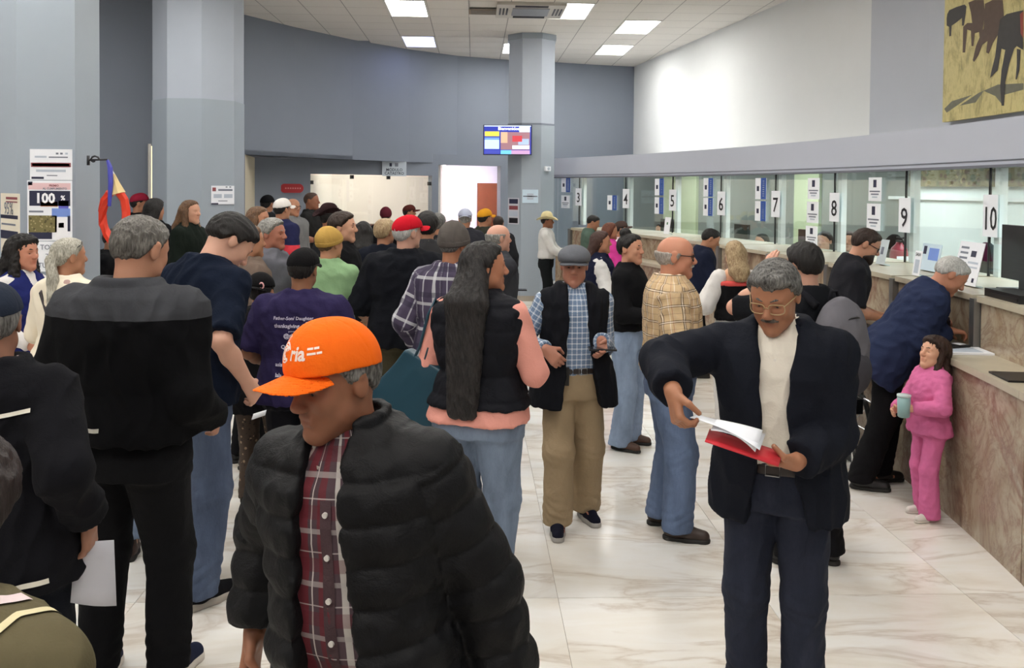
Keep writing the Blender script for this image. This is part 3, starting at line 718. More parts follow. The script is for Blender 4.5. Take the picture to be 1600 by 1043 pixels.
def person(label, x, s, yaw, top=None, H=None, group=None, hatadd=0.0, female=False, girth=1.0, wide=1.0, belly=0.0, lean=0.0, side=0.0, hp=0.0, hy=0.0, hr=0.0, hs=1.0,
           L=None, Rr=None, Lh=None, Rh=None, feet=((0, 0), (0, 0)), sk=(176, 124, 96), wear=None, legs=None, shoes=None, hair=None, hat=None, extra=None, face=True, stubble=0.0, seed=1, curl=0.45, base_z=0.0, gap=0.0, hq=1.0, cq=1.0):
    c = Ctx(); d = FPX / s; p0 = pix(x, HORIZON, d); c.s = s; c.d = d
    if H is None: H = pix(x, top, d).z - base_z - 0.012 - hatadd
    c.H = H; K = c.K = H / 1.705; c.seed = seed
    c.root = empty('person', (p0.x, p0.y, base_z), R(yaw)); tag(c.root, label, 'person', group)
    c.WM = Matrix.Translation((p0.x, p0.y, base_z)) @ Matrix.Rotation(R(yaw), 4, 'Z'); c.WI = c.WM.inverted()
    vh = min(max(1.25 / s, 0.003), 0.013) / K * hq; vc = min(max(2.6 / s, 0.0065), 0.02) / K * cq; c.vh, c.vc = vh, vc
    pr = FEM if female else MALE; zs = pr['z']; A = [a * girth * (1 + 0.0 * z) for a, z in zip(pr['a'], zs)]; B = [b * girth + belly * math.exp(-((z - 1.05) / 0.14) ** 2) * 0.5 for b, z in zip(pr['b'], zs)]
    YC = [y - belly * math.exp(-((z - 1.05) / 0.14) ** 2) * 0.5 for y, z in zip(pr['y'], zs)]
    A = [a * (wide if z > 1.15 else 1) for a, z in zip(A, zs)]
    A[-2:] = pr['a'][-2:]; B[-2:] = pr['b'][-2:]
    T = Matrix.Translation((0, 0, .95)) @ Matrix.Rotation(R(side), 4, 'Y') @ Matrix.Rotation(R(lean), 4, 'X') @ Matrix.Translation((0, 0, -.95)); c.T = T
    Hm = T @ Matrix.Translation((0, .012, 1.465)) @ Matrix.Rotation(R(hy), 4, 'Z') @ Matrix.Rotation(R(hp), 4, 'X') @ Matrix.Rotation(R(hr), 4, 'Y') @ Matrix.Translation((0, -.022, .131)) @ Matrix.Scale(hs, 4); c.Hm = Hm
    HR = np.array(Hm.to_3x3()) / hs
    def hh(x_, y_, z_): return npv(Hm @ Vector((x_, y_, z_)))
    def tt(x_, y_, z_): return npv(T @ Vector((x_, y_, z_)))
    c.hh, c.tt = hh, tt
    def local(v):
        if v[0] == 'px': q = c.WI @ pix(v[1], v[2], d + v[3]); return npv(q) / K
        return npv(v)
    sw = (0.15 if female else 0.172) * wide * (girth * .5 + .5); c.sw = sw; J = c.J = {}
    hang = {1: (0.245, -0.02, 0.86), -1: (-0.245, -0.02, 0.86)}
    for sd, tg, pf in ((1, L, 'L'), (-1, Rr, 'R')):
        sh = tt(sd * sw, .008, 1.372); pole = (sd * 0.5, 1.0, -0.2)
        if tg is None: tg = (sd * (sw + 0.075 + gap), -0.03, 0.875)
        elif isinstance(tg, dict): pole = tg.get('pole', pole); tg = tg['to']
        el, wr = ik(sh, local(tg), .285, .255, pole); J['sh' + pf], J['el' + pf], J['wr' + pf] = sh, el, wr
    for sd, pf, ft in ((1, 'L', feet[0]), (-1, 'R', feet[1])):
        hp_ = npv((sd * .088 * girth, .008, .885)); an = npv((sd * .10 + ft[0], .02 + ft[1], .085)); kn, an = ik(hp_, an, .403, .403, (sd * 0.12, -1, 0)); J['hip' + pf], J['kn' + pf], J['an' + pf] = hp_, kn, an
    # ---- body skin: one mesh
    head = [(sdist_ell(hh(0, .012, .022), npv((.073, .094, .087)) * hs, HR), .02), (sdist_ell(hh(0, -.03, .03), npv((.062, .06, .066)) * hs, HR), .03), (sdist_ell(hh(0, -.034, -.032), npv((.057, .056, .074)) * hs, HR), .03),
            (sdist_cap(hh(-.03, -.03, -.06), hh(-.008, -.068, -.098), .036 * hs, .022 * hs), .025), (sdist_cap(hh(.03, -.03, -.06), hh(.008, -.068, -.098), .036 * hs, .022 * hs), .025),
            (sdist_cap(hh(0, .018, -.05), tt(0, .02, 1.40), (.05 if female else .058) * hs, .06), .03), (sdist_cap(tt(-.1, .015, 1.385), tt(.1, .015, 1.385), .055, .055), .04)]
    feat = []
    for sx in (-1, 1):
        feat += [(sdist_ell(hh(sx * .036, -.060, -.02), npv((.024, .022, .024)) * hs, HR), .02), (sdist_cap(hh(sx * .012, -.083, .024), hh(sx * .042, -.072, .024), .011 * hs, .009 * hs), .012), (sdist_ell(hh(sx * .011, -.099, -.030), npv((.009, .011, .008)) * hs, HR), .006),
                 (sdist_ell(hh(sx * .076, .014, -.002), npv((.009, .021, .033)) * hs, HR), .008), (sdist_ell(hh(sx * .079, .012, .018), npv((.008, .017, .012)) * hs, HR), .006)]
    feat += [(sdist_cap(hh(0, -.084, .018), hh(0, -.109, -.022), .0085 * hs, .0125 * hs), .012), (sdist_cap(hh(-.018, -.086, -.053), hh(.018, -.086, -.053), .0085 * hs, .0085 * hs), .008), (sdist_cap(hh(-.015, -.085, -.066), hh(.015, -.085, -.066), .009 * hs, .009 * hs), .008), (sdist_ell(hh(0, -.083, -.093), npv((.019, .016, .016)) * hs, HR), .014)]
    hc = hh(0, 0, 0); lo = hc - .175; hi = hc + .165; lo[2] = min(lo[2], hc[2] - .21)
    f = Field(lo, hi, vh)
    for pm, k in head: f.add(pm, k)
    if face:
        for pm, k in feat: f.add(pm, k)
        for sx in (-1, 1):
            f.sub(sdist_ell(hh(sx * .031, -.091, .004), npv((.017, .012, .011)) * hs, HR), .01)
            f.add(sdist_ell(hh(sx * .031, -.0715, .004), npv((.0145, .0115, .0125)) * hs, HR), .003)
        f.sub(sdist_cap(hh(-.02, -.096, -.0595), hh(.02, -.096, -.0595), .003, .003), .004)
    V, Q = f.mesh(1 if vh < .006 else 0); Hi = np.array(Hm.inverted()); hl = V @ Hi[:3, :3].T + Hi[:3, 3]
    tint = np.zeros_like(V); g = lambda v, m, w: np.exp(-((v - m) / w) ** 2)
    tint[:, 0] = 0.75 * g(hl[:, 0], 0, .019) * smoothstep(-.078, -.088, hl[:, 1]) * (g(hl[:, 2], -.0595, .0125)) + 0.3 * g(hl[:, 1], -.105, .02) * g(hl[:, 2], -.025, .015)
    lid = (np.exp(-((np.abs(hl[:, 0]) - .031) / .013) ** 2) * g(hl[:, 2], .0005, .0035) * smoothstep(-.072, -.08, hl[:, 1])); tint[:, 1] = np.clip(lid * 0.9 + stubble * smoothstep(-.02, -.045, hl[:, 2]) * smoothstep(.03, -.02, hl[:, 1]) * smoothstep(-.12, -.105, hl[:, 2]), 0, 1)
    blocks = [(V, Q, tint)]
    for sd, pf, hd in ((1, 'L', Lh), (-1, 'R', Rh)):
        hd = hd or {}; sh, el, wr = J['sh' + pf], J['el' + pf], J['wr' + pf]; dr = npv(hd.get('dir', wr - el)); nm = hd.get('n', (-sd, 0.15, 0.1)); cu = hd.get('curl', curl)
        P = hand_prims(wr, dr, nm, sd, cu, hd.get('thumb', .5), hd.get('spread', 1.0)); J['hd' + pf] = dr / np.linalg.norm(dr)
        P = [(sdist_cap(sh, el, .046 * girth, .039), .02), (sdist_cap(el, el + (wr - el) * .35, .040, .041), .02), (sdist_cap(el + (wr - el) * .35, wr, .041, .0265), .02), (sdist_cap(wr, wr + dr / np.linalg.norm(dr) * .03, .0265, .024), .015)] + P
        if hd.get('hide'): continue
        bare = wear and wear[0].get('sleeve', 1) < .9 and True
        los = [p_[0][1] for p_ in P[(0 if bare else 2):]]; his = [p_[0][2] for p_ in P[(0 if bare else 2):]]
        f = Field(np.min(los, 0), np.max(his, 0), min(vh, .008)); 
        for pm, k in P: f.add(pm, k)
        V, Q = f.mesh(1); blocks.append((V, Q, np.zeros_like(V)))
    f = Field((-.33, -.3, .0), (.33, .3, 1.45), .024) if lean == 0 and side == 0 else Field((-.4, -.75, .0), (.4, .45, 1.45), .026)
    f.add(sdist_loft(T, zs, A, B, YC, -.014, z0=.8, z1=1.47), .03)
    for pf in 'LR':
        f.add(sdist_cap(J['hip' + pf], J['kn' + pf], .078 * girth, .052), .03).add(sdist_cap(J['kn' + pf], J['an' + pf], .05, .036), .02).add(sdist_cap(J['an' + pf], J['an' + pf] + npv((0, -.09, -.045)), .036, .03), .02).add(sdist_cap(J['sh' + pf], J['el' + pf], .046, .039), .03)
    V, Q = f.mesh(0); blocks.append((V, Q, np.zeros_like(V)))
    nb = 0; VV = []; QQ = []; TT = []
    for V, Q, t_ in blocks: VV.append(V); QQ.append(Q + nb); TT.append(t_); nb += len(V)
    c.body = part(c, 'body', np.concatenate(VV), np.concatenate(QQ), skin(sk), attrs={'tint': np.concatenate(TT)})
    # ---- garments
    Tn = np.array(T.inverted())
    def tz(X, Y, Z): return Tn[2, 0] * X + Tn[2, 1] * Y + Tn[2, 2] * Z + Tn[2, 3]
    def tx(X, Y, Z): return Tn[0, 0] * X + Tn[0, 1] * Y + Tn[0, 2] * Z + Tn[0, 3]
    def ty(X, Y, Z): return Tn[1, 0] * X + Tn[1, 1] * Y + Tn[1, 2] * Z + Tn[1, 3]
    def plaidc(V, t):
        tl = V @ Tn[:3, :3].T + Tn[:3, 3]; u = np.arctan2(tl[:, 0], -tl[:, 1]) * .15; v = tl[:, 2].copy(); best = sdist_loft(T, zs, A, B, YC, t)[0](V[:, 0], V[:, 1], V[:, 2])
        for pf in 'LR':
            for a_, b_, base in ((J['sh' + pf], J['el' + pf], 0), (J['el' + pf], J['wr' + pf], .285)):
                ax = (b_ - a_); Ln = np.linalg.norm(ax); ax = ax / Ln; rel = V - a_; al = rel @ ax; h = np.clip(al, 0, Ln); rv = rel - h[:, None] * ax; dd_ = np.linalg.norm(rv, axis=1) - .052 - t
                e1 = np.cross(ax, (0.1, 1, 0.05)); e1 /= np.linalg.norm(e1); e2 = np.cross(ax, e1); m = (dd_ < best) & (al > -.02)
                u[m] = (np.arctan2(rv @ e2, rv @ e1) * .055)[m]; v[m] = (al + base)[m]; best[m] = dd_[m]
        return np.stack([u, v, np.zeros_like(u)], 1)
    def garment(w, i):
        kind = w.get('kind', 'shirt'); t = w.get('t', .014); hem = w.get('hem', .86); sl = w.get('sleeve', 1.0); v = vc * w.get('q', 1)
        pts = [J[k_ + pf] for pf in 'LR' for k_ in (('sh', 'el', 'wr') if sl > 0 else ('sh',))]; cor = [tt(sx * (max(A) + t + .02), sy * (max(B) + t + .03 + belly), z) for sx in (-1, 1) for sy in (-1, 1) for z in (hem - .02, 1.52)]
        lo = np.minimum(np.min(pts, 0) - .1, np.min(cor, 0)); hi = np.maximum(np.max(pts, 0) + .1, np.max(cor, 0))
        f = Field(lo, hi, v); fl = w.get('flare', 0.0)
        lo_ = 0.0 if w.get('tuck') else .020
        A2 = [a + fl * max(0, 1.15 - z) + lo_ * float(smoothstep(1.1, 1.0, z)) for a, z in zip(A, zs)]; B2 = [b + fl * max(0, 1.15 - z) + lo_ * float(smoothstep(1.1, 1.0, z)) for b, z in zip(B, zs)]
        if kind != 'sleeves': f.add(sdist_loft(T, zs, A2, B2, YC, t, z0=hem, z1=1.49), .02)
        for sx, pf in ((1, 'L'), (-1, 'R')):
            if kind != 'sleeves' and not w.get('ztop'): f.add(sdist_cap(tt(sx * .045, .016, 1.435), J['sh' + pf] if sl > 0 else tt(sx * sw * .86, .01, 1.375), .036 + t * .5, (.050 + t * .7) if sl > 0 else .056 + t * .75), .03)
            if sl > 0:
                sh, el, wr = J['sh' + pf], J['el' + pf], J['wr' + pf]; up = (.052 + t * .8) * (girth * .4 + .6); r0, r1, r2 = up, .047 + t * w.get('arm', 1.0), .034 + t * .8
                if sl <= .5:
                    q = sl * 2; e = sh + (el - sh) * q; dv = (el - sh) / np.linalg.norm(el - sh); rr = r0 + .004
                    f.add(sdist_cap(sh, el, r0, rr * .97), .035, clip=lambda X, Y, Z, e=e, dv=dv: (X - e[0]) * dv[0] + (Y - e[1]) * dv[1] + (Z - e[2]) * dv[2])
                else:
                    f.add(sdist_cap(sh, el, r0, r1), .035); q = (sl - .5) * 2; e = el + (wr - el) * q; dv = (wr - el) / np.linalg.norm(wr - el); re = r1 + (r2 - r1) * q
                    f.add(sdist_cap(el, e + dv * .05, r1, re), .022, clip=lambda X, Y, Z, e=e, dv=dv: (X - e[0]) * dv[0] + (Y - e[1]) * dv[1] + (Z - e[2]) * dv[2])
        nk = w.get('neck', .062)
        col = w.get('collar', 0)
        if col:
            a_ = tt(0, .018, 1.40); b_ = (hh(0, .02, -.07) * .45 + tt(0, .02, 1.40 + .10) * .55); u_ = (b_ - a_) / np.linalg.norm(b_ - a_)
            f.add(sdist_cap(a_, b_ + u_ * .1, nk + .026, nk + .016), .02, clip=lambda X, Y, Z: (X - a_[0]) * u_[0] + (Y - a_[1]) * u_[1] + (Z - a_[2]) * u_[2] - col)
        else: a_ = tt(0, .018, 1.40); b_ = hh(0, .018, -.05)
        f.sub(sdist_cap(a_ - (b_ - a_) * .1, b_ + (b_ - a_) * .6, nk, nk - .004 if col else nk + .012), .008)
        vn = w.get('vneck', 0)
        if vn:
            f.sub(sdist_cap(tt(0, -.14, 1.40 - vn), tt(0, -.10, 1.50), .006, .07), .01)
        op = w.get('open')
        if op:
            oz = [q[0] for q in op]; ol = [q[1] for q in op]; orr = [q[2] for q in op]; dep = w.get('depth', -.03)
            def opening(X, Y, Z):
                z = tz(X, Y, Z); xx = tx(X, Y, Z); return -np.maximum(np.maximum(np.interp(z, oz, ol) - xx, xx - np.interp(z, oz, orr)), ty(X, Y, Z) - dep)
            f.cut(opening)
        hw = w.get('wave', .006)
        f.cut(lambda X, Y, Z: hem + hw * np.sin(13 * X + 9 * Y + i) - tz(X, Y, Z))
        if w.get('ztop'): f.cut(lambda X, Y, Z: tz(X, Y, Z) - w['ztop'])
        V, Q = f.mesh(1); N = vnormals(V, Q); amp = w.get('fold', .004 + t * .12)
        dsp = folds(V, amp, seed * 7 + i, w.get('fs', 1.0))
        if kind == 'puffer':
            pc_ = plaidc(V, t); dsp = dsp * .5 + .011 * (np.abs(np.sin(pc_[:, 1] * math.pi / w.get('quilt', .085) + .25 * np.sin(pc_[:, 0] * 14))) ** .6 - .6)
        V = V + N * dsp[:, None]
        attrs = {'pc': plaidc(V, t)} if w.get('plaid') else None
        o = part(c, w.get('name', 'shirt'), V, Q, w['mat'], attrs=attrs); c.g[w.get('name', 'shirt')] = (o, V, Q)
        if w.get('lab'): o['label'] = w['lab']
    c.g = {}
    for i, w in enumerate(wear or []): garment(w, i)
    # ---- trousers
    if legs:
        t = legs.get('t', .012); v = vc; wz = legs.get('waist', 1.0); hemz = legs.get('hem', .055); pts = np.array([J[k_ + pf] for pf in 'LR' for k_ in ('hip', 'kn', 'an')])
        lo = pts.min(0) - .17; hi = pts.max(0) + .17; lo[2] = hemz - .01; hi[2] = wz + .02
        if lean: hi[1] += .05; lo[1] -= .12
        f = Field(lo, hi, v); I4 = Matrix.Identity(4) if lean < 8 else T
        f.add(sdist_loft(I4, zs, A, B, YC, t, z0=.80, z1=wz), .03)
        kr = legs.get('knee', .064); ar = legs.get('ankle', .058); th = legs.get('thigh', .088) * (girth * .7 + .3)
        for pf in 'LR':
            an = J['an' + pf]; dn = an + (an - J['kn' + pf]) / np.linalg.norm(an - J['kn' + pf]) * .05
            f.add(sdist_cap(J['hip' + pf] + npv((0, .01, -.02)), J['kn' + pf], th + t, kr + t), .03).add(sdist_cap(J['kn' + pf], dn, kr + t, ar + t), .03)
        f.cut(lambda X, Y, Z: hemz - Z + 0 * X)
        V, Q = f.mesh(1); N = vnormals(V, Q); amp = legs.get('fold', .005)
        z = V[:, 2]; w_ = np.exp(-((z - .14) / .09) ** 2) + .6 * np.exp(-((z - .47) / .09) ** 2) + .5 * np.exp(-((z - .83) / .06) ** 2)
        ring = np.abs(np.sin(z * 62 + 5 * V[:, 0] * 3 + 2 * np.sin(V[:, 1] * 25 + seed))) - .6
        V = V + N * (folds(V, amp, seed * 5 + 3, 1.2, .35) + 1.1 * amp * w_ * ring)[:, None]
        o = part(c, legs.get('name', 'trousers'), V, Q, legs['mat']); c.g['trousers'] = (o, V, Q)
        if legs.get('belt'):
            f = Field(lo, hi, min(v, .008)); f.add(sdist_loft(I4, zs, A, B, YC, t + .007, z0=wz - .042, z1=wz - .004), .01); V, Q = f.mesh(1); b_ = part(c, 'belt', V, Q, plain('belt leather', legs['belt'], .45))
            if legs.get('buckle'):
                yb = -(np.interp(wz - .02, zs, B) + t + .010) + np.interp(wz - .02, zs, YC); xb = legs['buckle'] if isinstance(legs['buckle'], float) else 0.0
                mb = MB(); q_ = [Vector((xb + a_ * .024, yb, wz - .023 + b_ * .019)) for a_, b_ in ((-1, -1), (1, -1), (1, 1), (-1, 1))]; q_ = [I4 @ v_ * K for v_ in q_]; mb.tube(q_, .0032 * K, 6, True); mb.obj('buckle', M_METAL, b_)
    # ---- shoes
    if shoes:
        for sd, pf in ((1, 'L'), (-1, 'R')):
            an = J['an' + pf]; fy = R(10 * sd); dx, dy = math.sin(fy) * 1.0, -math.cos(fy)
            a_ = npv((an[0] - dx * .045, an[1] - dy * .045, .048)); b_ = npv((an[0] + dx * .145, an[1] + dy * .145, .034)); m_ = npv((an[0] + dx * .06, an[1] + dy * .06, .045))
            v = min(max(1.8 / s, .005), .014) / K
            f = Field(np.minimum(a_, b_) - .06, np.maximum(a_, b_) + npv((.06, .06, .12)), v)
            f.add(sdist_cap(a_, m_, .036, .040), .02).add(sdist_cap(m_, b_, .040, .034), .02).add(sdist_cap(npv((an[0], an[1] + .01, .05)), npv((an[0], an[1] + .012, .10)), .042, .038), .02)
            f.cut(lambda X, Y, Z: .016 - Z + 0 * X); V, Q = f.mesh(1); so = part(c, 'shoe', V, Q, shoes['mat'])
            f = Field(np.minimum(a_, b_) - .07, np.maximum(a_, b_) + .07, v); sz = shoes.get('sole_h', .024)
            flat = lambda q: npv((q[0], q[1], .012))
            f.add(sdist_cap(flat(a_), flat(m_), .040, .043), .02).add(sdist_cap(flat(m_), flat(b_), .043, .038), .02); f.cut(lambda X, Y, Z: np.maximum(-Z, Z - sz) + 0 * X); V, Q = f.mesh(0)
            part(c, 'sole', V, Q, shoes.get('sole', plain('dark sole', (40, 38, 36), .8)), so)
    if hair: make_hair(c, hair, hs, HR)
    if hat: make_hat(c, hat, hs, HR)
    if face and s > 190 and hair is not None and hair.get('brow', True): make_brows(c, hair, hs)
    if extra: extra(c)
    return c
def hloc(c):
    Hi = np.array(c.Hm.inverted())
    return (lambda X, Y, Z: Hi[0, 0] * X + Hi[0, 1] * Y + Hi[0, 2] * Z + Hi[0, 3]), (lambda X, Y, Z: Hi[1, 0] * X + Hi[1, 1] * Y + Hi[1, 2] * Z + Hi[1, 3]), (lambda X, Y, Z: Hi[2, 0] * X + Hi[2, 1] * Y + Hi[2, 2] * Z + Hi[2, 3])
def make_brows(c, hair, hs):
    for sx in (-1, 1):
        pts = [c.hh(sx * .012, -.0935, .027), c.hh(sx * .03, -.0885, .032), c.hh(sx * .046, -.074, .028)]
        MB().tube([p * c.K for p in pts], [.0035 * c.K, .0045 * c.K, .0025 * c.K], 6).obj('eyebrow', hair.get('brow_mat', hair['mat']), c.root, True)
    if c.s > 190:
        ey = rub('eye', (30, 22, 18), .2)
        for sx in (-1, 1):
            p_ = c.hh(sx * .031, -.0795, .001) * c.K; mb = MB().lathe([(.0005, -.0042), (.004, -.003), (.0058, 0), (.004, .003), (.0005, .0042)], (0, 0, 0), 10); mb.v = [tuple(Vector(v) * c.K + Vector(p_)) for v in mb.v]; mb.obj('eye', ey, c.root, True)
    if hair.get('moustache'):
        f = Field(c.hh(0, -.09, -.045) - .05, c.hh(0, -.09, -.045) + .05, c.vh * .9)
        for sx in (-1, 1): f.add(sdist_cap(c.hh(sx * .006, -.098, -.0445), c.hh(sx * .027, -.083, -.054), .0085, .005), .006)
        V, Q = f.mesh(1); part(c, 'moustache', V, Q, hair['moustache'])
    if hair.get('beard'):
        hx, hy_, hz = hloc(c); f = Field(c.hh(0, -.05, -.07) - .1, c.hh(0, -.05, -.07) + .1, c.vh)
        f.add(sdist_ell(c.hh(0, -.04, -.07), npv((.064, .062, .058)), np.array(c.Hm.to_3x3())), .02).add(sdist_cap(c.hh(-.03, -.04, -.07), c.hh(0, -.078, -.103), .036, .026), .02).add(sdist_cap(c.hh(.03, -.04, -.07), c.hh(0, -.078, -.103), .036, .026), .02)
        f.cut(lambda X, Y, Z: hz(X, Y, Z) + .036 + .6 * (hy_(X, Y, Z) + .085)); f.sub(sdist_ell(c.hh(0, -.098, -.058), npv((.02, .02, .008)), np.array(c.Hm.to_3x3())), .004)
        V, Q = f.mesh(1); part(c, 'beard', V, Q, hair['beard'])
def make_hair(c, h, hs, HR):
    st = h['style']; hh = c.hh; hx, hy, hz = hloc(c); v = c.vh * 1.15; th = h.get('th', .008)
    lo = hh(0, 0, 0) - .17; hi = hh(0, 0, 0) + .17; add = []
    long_ = h.get('len', 0)
    if long_:
        back = hh(0, .055, -.02); hb = h.get('hb', 0.0); e1 = c.tt(0, .105 + hb, 1.44); e2 = c.tt(0, .135 + hb * 1.15, 1.44 - long_)
        w = h.get('w', .075)
        for sx in (-.6, 0, .6):
            ex = np.array(c.T.to_3x3())[:, 0]
            add += [(sdist_cap(hh(sx * .07, .045, 0), e1 + ex * sx * w, .055, .05), .03), (sdist_cap(e1 + ex * sx * w, e2 + ex * sx * w * .8, .05, .032), .03)]
        if h.get('side'):
            for sx in (-1, 1):
                if h['side'] in (2, sx): add += [(sdist_cap(hh(sx * .072, .0, .0), c.tt(sx * .09, -.02, 1.43), .028, .034), .02), (sdist_cap(c.tt(sx * .09, -.02, 1.43), c.tt(sx * .105, -.085, 1.43 - min(long_, .16)), .034, .02), .02)]
    if st == 'pony':
        tl = h.get('tail', .3); a_ = hh(0, .1, .0); add += [(sdist_ell(hh(0, .105, -.01), npv((.03, .03, .03)), HR), .02), (sdist_cap(hh(0, .115, -.02), c.tt(0, .115, 1.45), .03, .034), .02), (sdist_cap(c.tt(0, .115, 1.45), c.tt(.0, .14, 1.45 - tl), .034, .018), .02)]
    if st == 'bun': add += [(sdist_ell(hh(0, .05, .125), npv((.048, .048, .04)), HR), .012)]
    if add: lo = np.minimum(lo, np.min([a_[0][1] for a_ in add], 0) - .02); hi = np.maximum(hi, np.max([a_[0][2] for a_ in add], 0) + .02)
    f = Field(lo, hi, v)
    if st == 'bald': f.add(sdist_ell(hh(0, .014, .024), (npv((.075, .096, .089)) + th) * hs, HR), .02); f.add(sdist_ell(hh(0, -.02, .045), (npv((.064, .066, .062)) + th * .9) * hs, HR), .03)
    else: f.add(sdist_ell(hh(0, .012, .022), npv((.073, .094, .087)) * hs, HR), .02); f.add(sdist_ell(hh(0, -.03, .03), npv((.062, .06, .066)) * hs, HR), .03)
    nape = h.get('nape', -.075); hl = h.get('line', .070)
    if st == 'bald':
        f.cut(lambda X, Y, Z: np.maximum(hz(X, Y, Z) - h.get('rim', .035), np.maximum(-.02 - hy(X, Y, Z) * .9 - .5 * hz(X, Y, Z) + .01, nape - hz(X, Y, Z))))
    else:
        sb = h.get('sides', 0.0)
        def keep(X, Y, Z):
            y = hy(X, Y, Z); z = hz(X, Y, Z)
            zm = np.interp(y, [-.12, -.075, -.055, -.02, .0, .03, .06, .12], [hl + .01, hl, hl - .012, .02 + sb, -.012 + sb, .0, nape + .01, nape]); return z - zm
        g_ = f.grid((slice(None),) * 3); S_ = keep(*g_); f.F = f.F + .005 - (th + .007) * smoothstep(-.004, h.get('soft', .028), S_) * hs
        f.F = np.maximum(f.F, -.02 - S_)
        if add or h.get('full'):
            for pm, k in add: f.add(pm, k)
            f.sub(sdist_ell(hh(0, -.105, -.03), npv((.062, .078, .092)) * hs, HR), .01)
    if h.get('tuft'): f.add(sdist_ell(hh(.01, -.055, .095), npv((.05, .04, .025)), HR), .03)
    V, Q = f.mesh(1); N = vnormals(V, Q); V = V + N * (folds(V, h.get('rough', .004), c.seed + 40, .32, .3))[:, None]
    o = part(c, 'hair', V, Q, h['mat'])
    if h.get('lab'): o['label'] = h['lab']
    c.g['hair'] = (o, V, Q)
def make_hat(c, h, hs, HR):
    st = h['style']; hh = c.hh; hx, hy, hz = hloc(c); v = c.vh * h.get('q', 1.0); lo = hh(0, 0, .05) - .26; hi = hh(0, 0, .05) + .26; m = h['mat']
    tk = max(.0038, v * 1.0); back = -1 if h.get('backwards') else 1
    if st == 'cap':
        f = Field(hh(0, 0, .08) - .16, hh(0, 0, .08) + .16, v); rise = h.get('rise', .10)
        f.add(sdist_ell(hh(0, .008, .035), npv((.092, .112, rise)) * hs, HR), .02); f.add(sdist_ell(hh(0, -.03 * back, .05), npv((.08, .074, rise * .85)) * hs, HR), .03)
        f.cut(lambda X, Y, Z: np.interp(hy(X, Y, Z) * back, [-.1, 0, .12], [.046, .040, .016]) - hz(X, Y, Z)); V, Q = f.mesh(2 if v < .006 else 1)
        N = vnormals(V, Q); a_ = np.array(c.Hm.inverted()); hl = V @ a_[:3, :3].T + a_[:3, 3]; an = np.arctan2(hl[:, 0], -hl[:, 1]); ds = np.abs(((an / (math.pi / 3) + .5) % 1) - .5); V = V - N * (.0016 * np.exp(-(ds * 22) ** 2))[:, None]
        cap = part(c, 'cap', V, Q, m); c.g['cap'] = (cap, V, Q)
        fb = Field(hh(0, -.12 * back, .03) - .13, hh(0, -.12 * back, .03) + .13, min(v, .008)); bl = h.get('brim', .19); cv = h.get('curve', 4.6); dr_ = h.get('droop', .0)
        def brim(X, Y, Z):
            x_ = hx(X, Y, Z); y_ = hy(X, Y, Z) * back; z_ = hz(X, Y, Z)
            e = ((np.abs(x_) / .084) ** 2.4 + (np.maximum(-y_ - .05, 0) / (bl - .05)) ** 2.4) ** (1 / 2.4) - 1
            return np.maximum(np.maximum(e * .08, y_ + .055), np.abs(z_ - (.048 + dr_ * (y_ + .1) - cv * x_ * x_)) - tk * .5)
        fb.F = np.minimum(fb.F, brim(*fb.grid((slice(None),) * 3))); V, Q = fb.mesh(1); part(c, 'brim', V, Q, h.get('brim_mat', m), cap)
        f = Field(hh(0, .0, .035 + rise) - .02, hh(0, 0, .035 + rise) + .02, min(v, .004)); f.add(sdist_ell(hh(0, .004, .034 + rise), npv((.008, .008, .005)), HR), .002); V, Q = f.mesh(0); part(c, 'button', V, Q, m, cap)
    elif st == 'beanie':
        f = Field(hh(0, 0, .06) - .17, hh(0, 0, .06) + .19, v); f.add(sdist_ell(hh(0, .014, .035), npv((.094, .114, h.get('rise', .10))) * hs, HR), .02); f.add(sdist_ell(hh(0, .03, .06), npv((.07, .085, h.get('rise', .10) * .86)) * hs, HR), .03)
        f.cut(lambda X, Y, Z: np.interp(hy(X, Y, Z), [-.1, 0, .1], [.035, .005, -.02]) - hz(X, Y, Z)); V, Q = f.mesh(1); N = vnormals(V, Q); V = V + N * folds(V, .003, c.seed, .6, .3)[:, None]
        cap = part(c, 'beanie', V, Q, m); c.g['cap'] = (cap, V, Q)
        f = Field(hh(0, 0, .02) - .17, hh(0, 0, .02) + .17, v); f.add(sdist_ell(hh(0, .014, .033), npv((.098, .118, .102)) * hs, HR), .02); f.cut(lambda X, Y, Z: np.maximum(np.interp(hy(X, Y, Z), [-.1, 0, .1], [.033, .003, -.022]) - hz(X, Y, Z), hz(X, Y, Z) - np.interp(hy(X, Y, Z), [-.1, 0, .1], [.068, .038, .013]))); V, Q = f.mesh(1); part(c, 'cuff', V, Q, h.get('cuff', m), cap)
    elif st == 'flat':
        f = Field(hh(0, -.02, .07) - .17, hh(0, -.02, .07) + .17, v); f.add(sdist_ell(hh(0, .01, .05), npv((.098, .118, .075)) * hs, HR), .02); f.add(sdist_ell(hh(0, -.05, .06), npv((.085, .085, .042)) * hs, HR), .04)
        f.cut(lambda X, Y, Z: np.interp(hy(X, Y, Z), [-.13, -.05, .12], [.035, .03, .0]) - hz(X, Y, Z)); V, Q = f.mesh(1); cap = part(c, 'flat_cap', V, Q, m); c.g['cap'] = (cap, V, Q)
        fb = Field(hh(0, -.12, .03) - .1, hh(0, -.12, .03) + .1, min(v, .006))
        def brim(X, Y, Z):
            x_ = hx(X, Y, Z); y_ = hy(X, Y, Z); z_ = hz(X, Y, Z); e = ((np.abs(x_) / .088) ** 2.2 + (np.maximum(-y_ - .05, 0) / .105) ** 2.2) ** (1 / 2.2) - 1
            return np.maximum(np.maximum(e * .08, y_ + .06), np.abs(z_ - (.036 + .18 * (y_ + .1) - 3.2 * x_ * x_)) - max(.004, tk * .6))
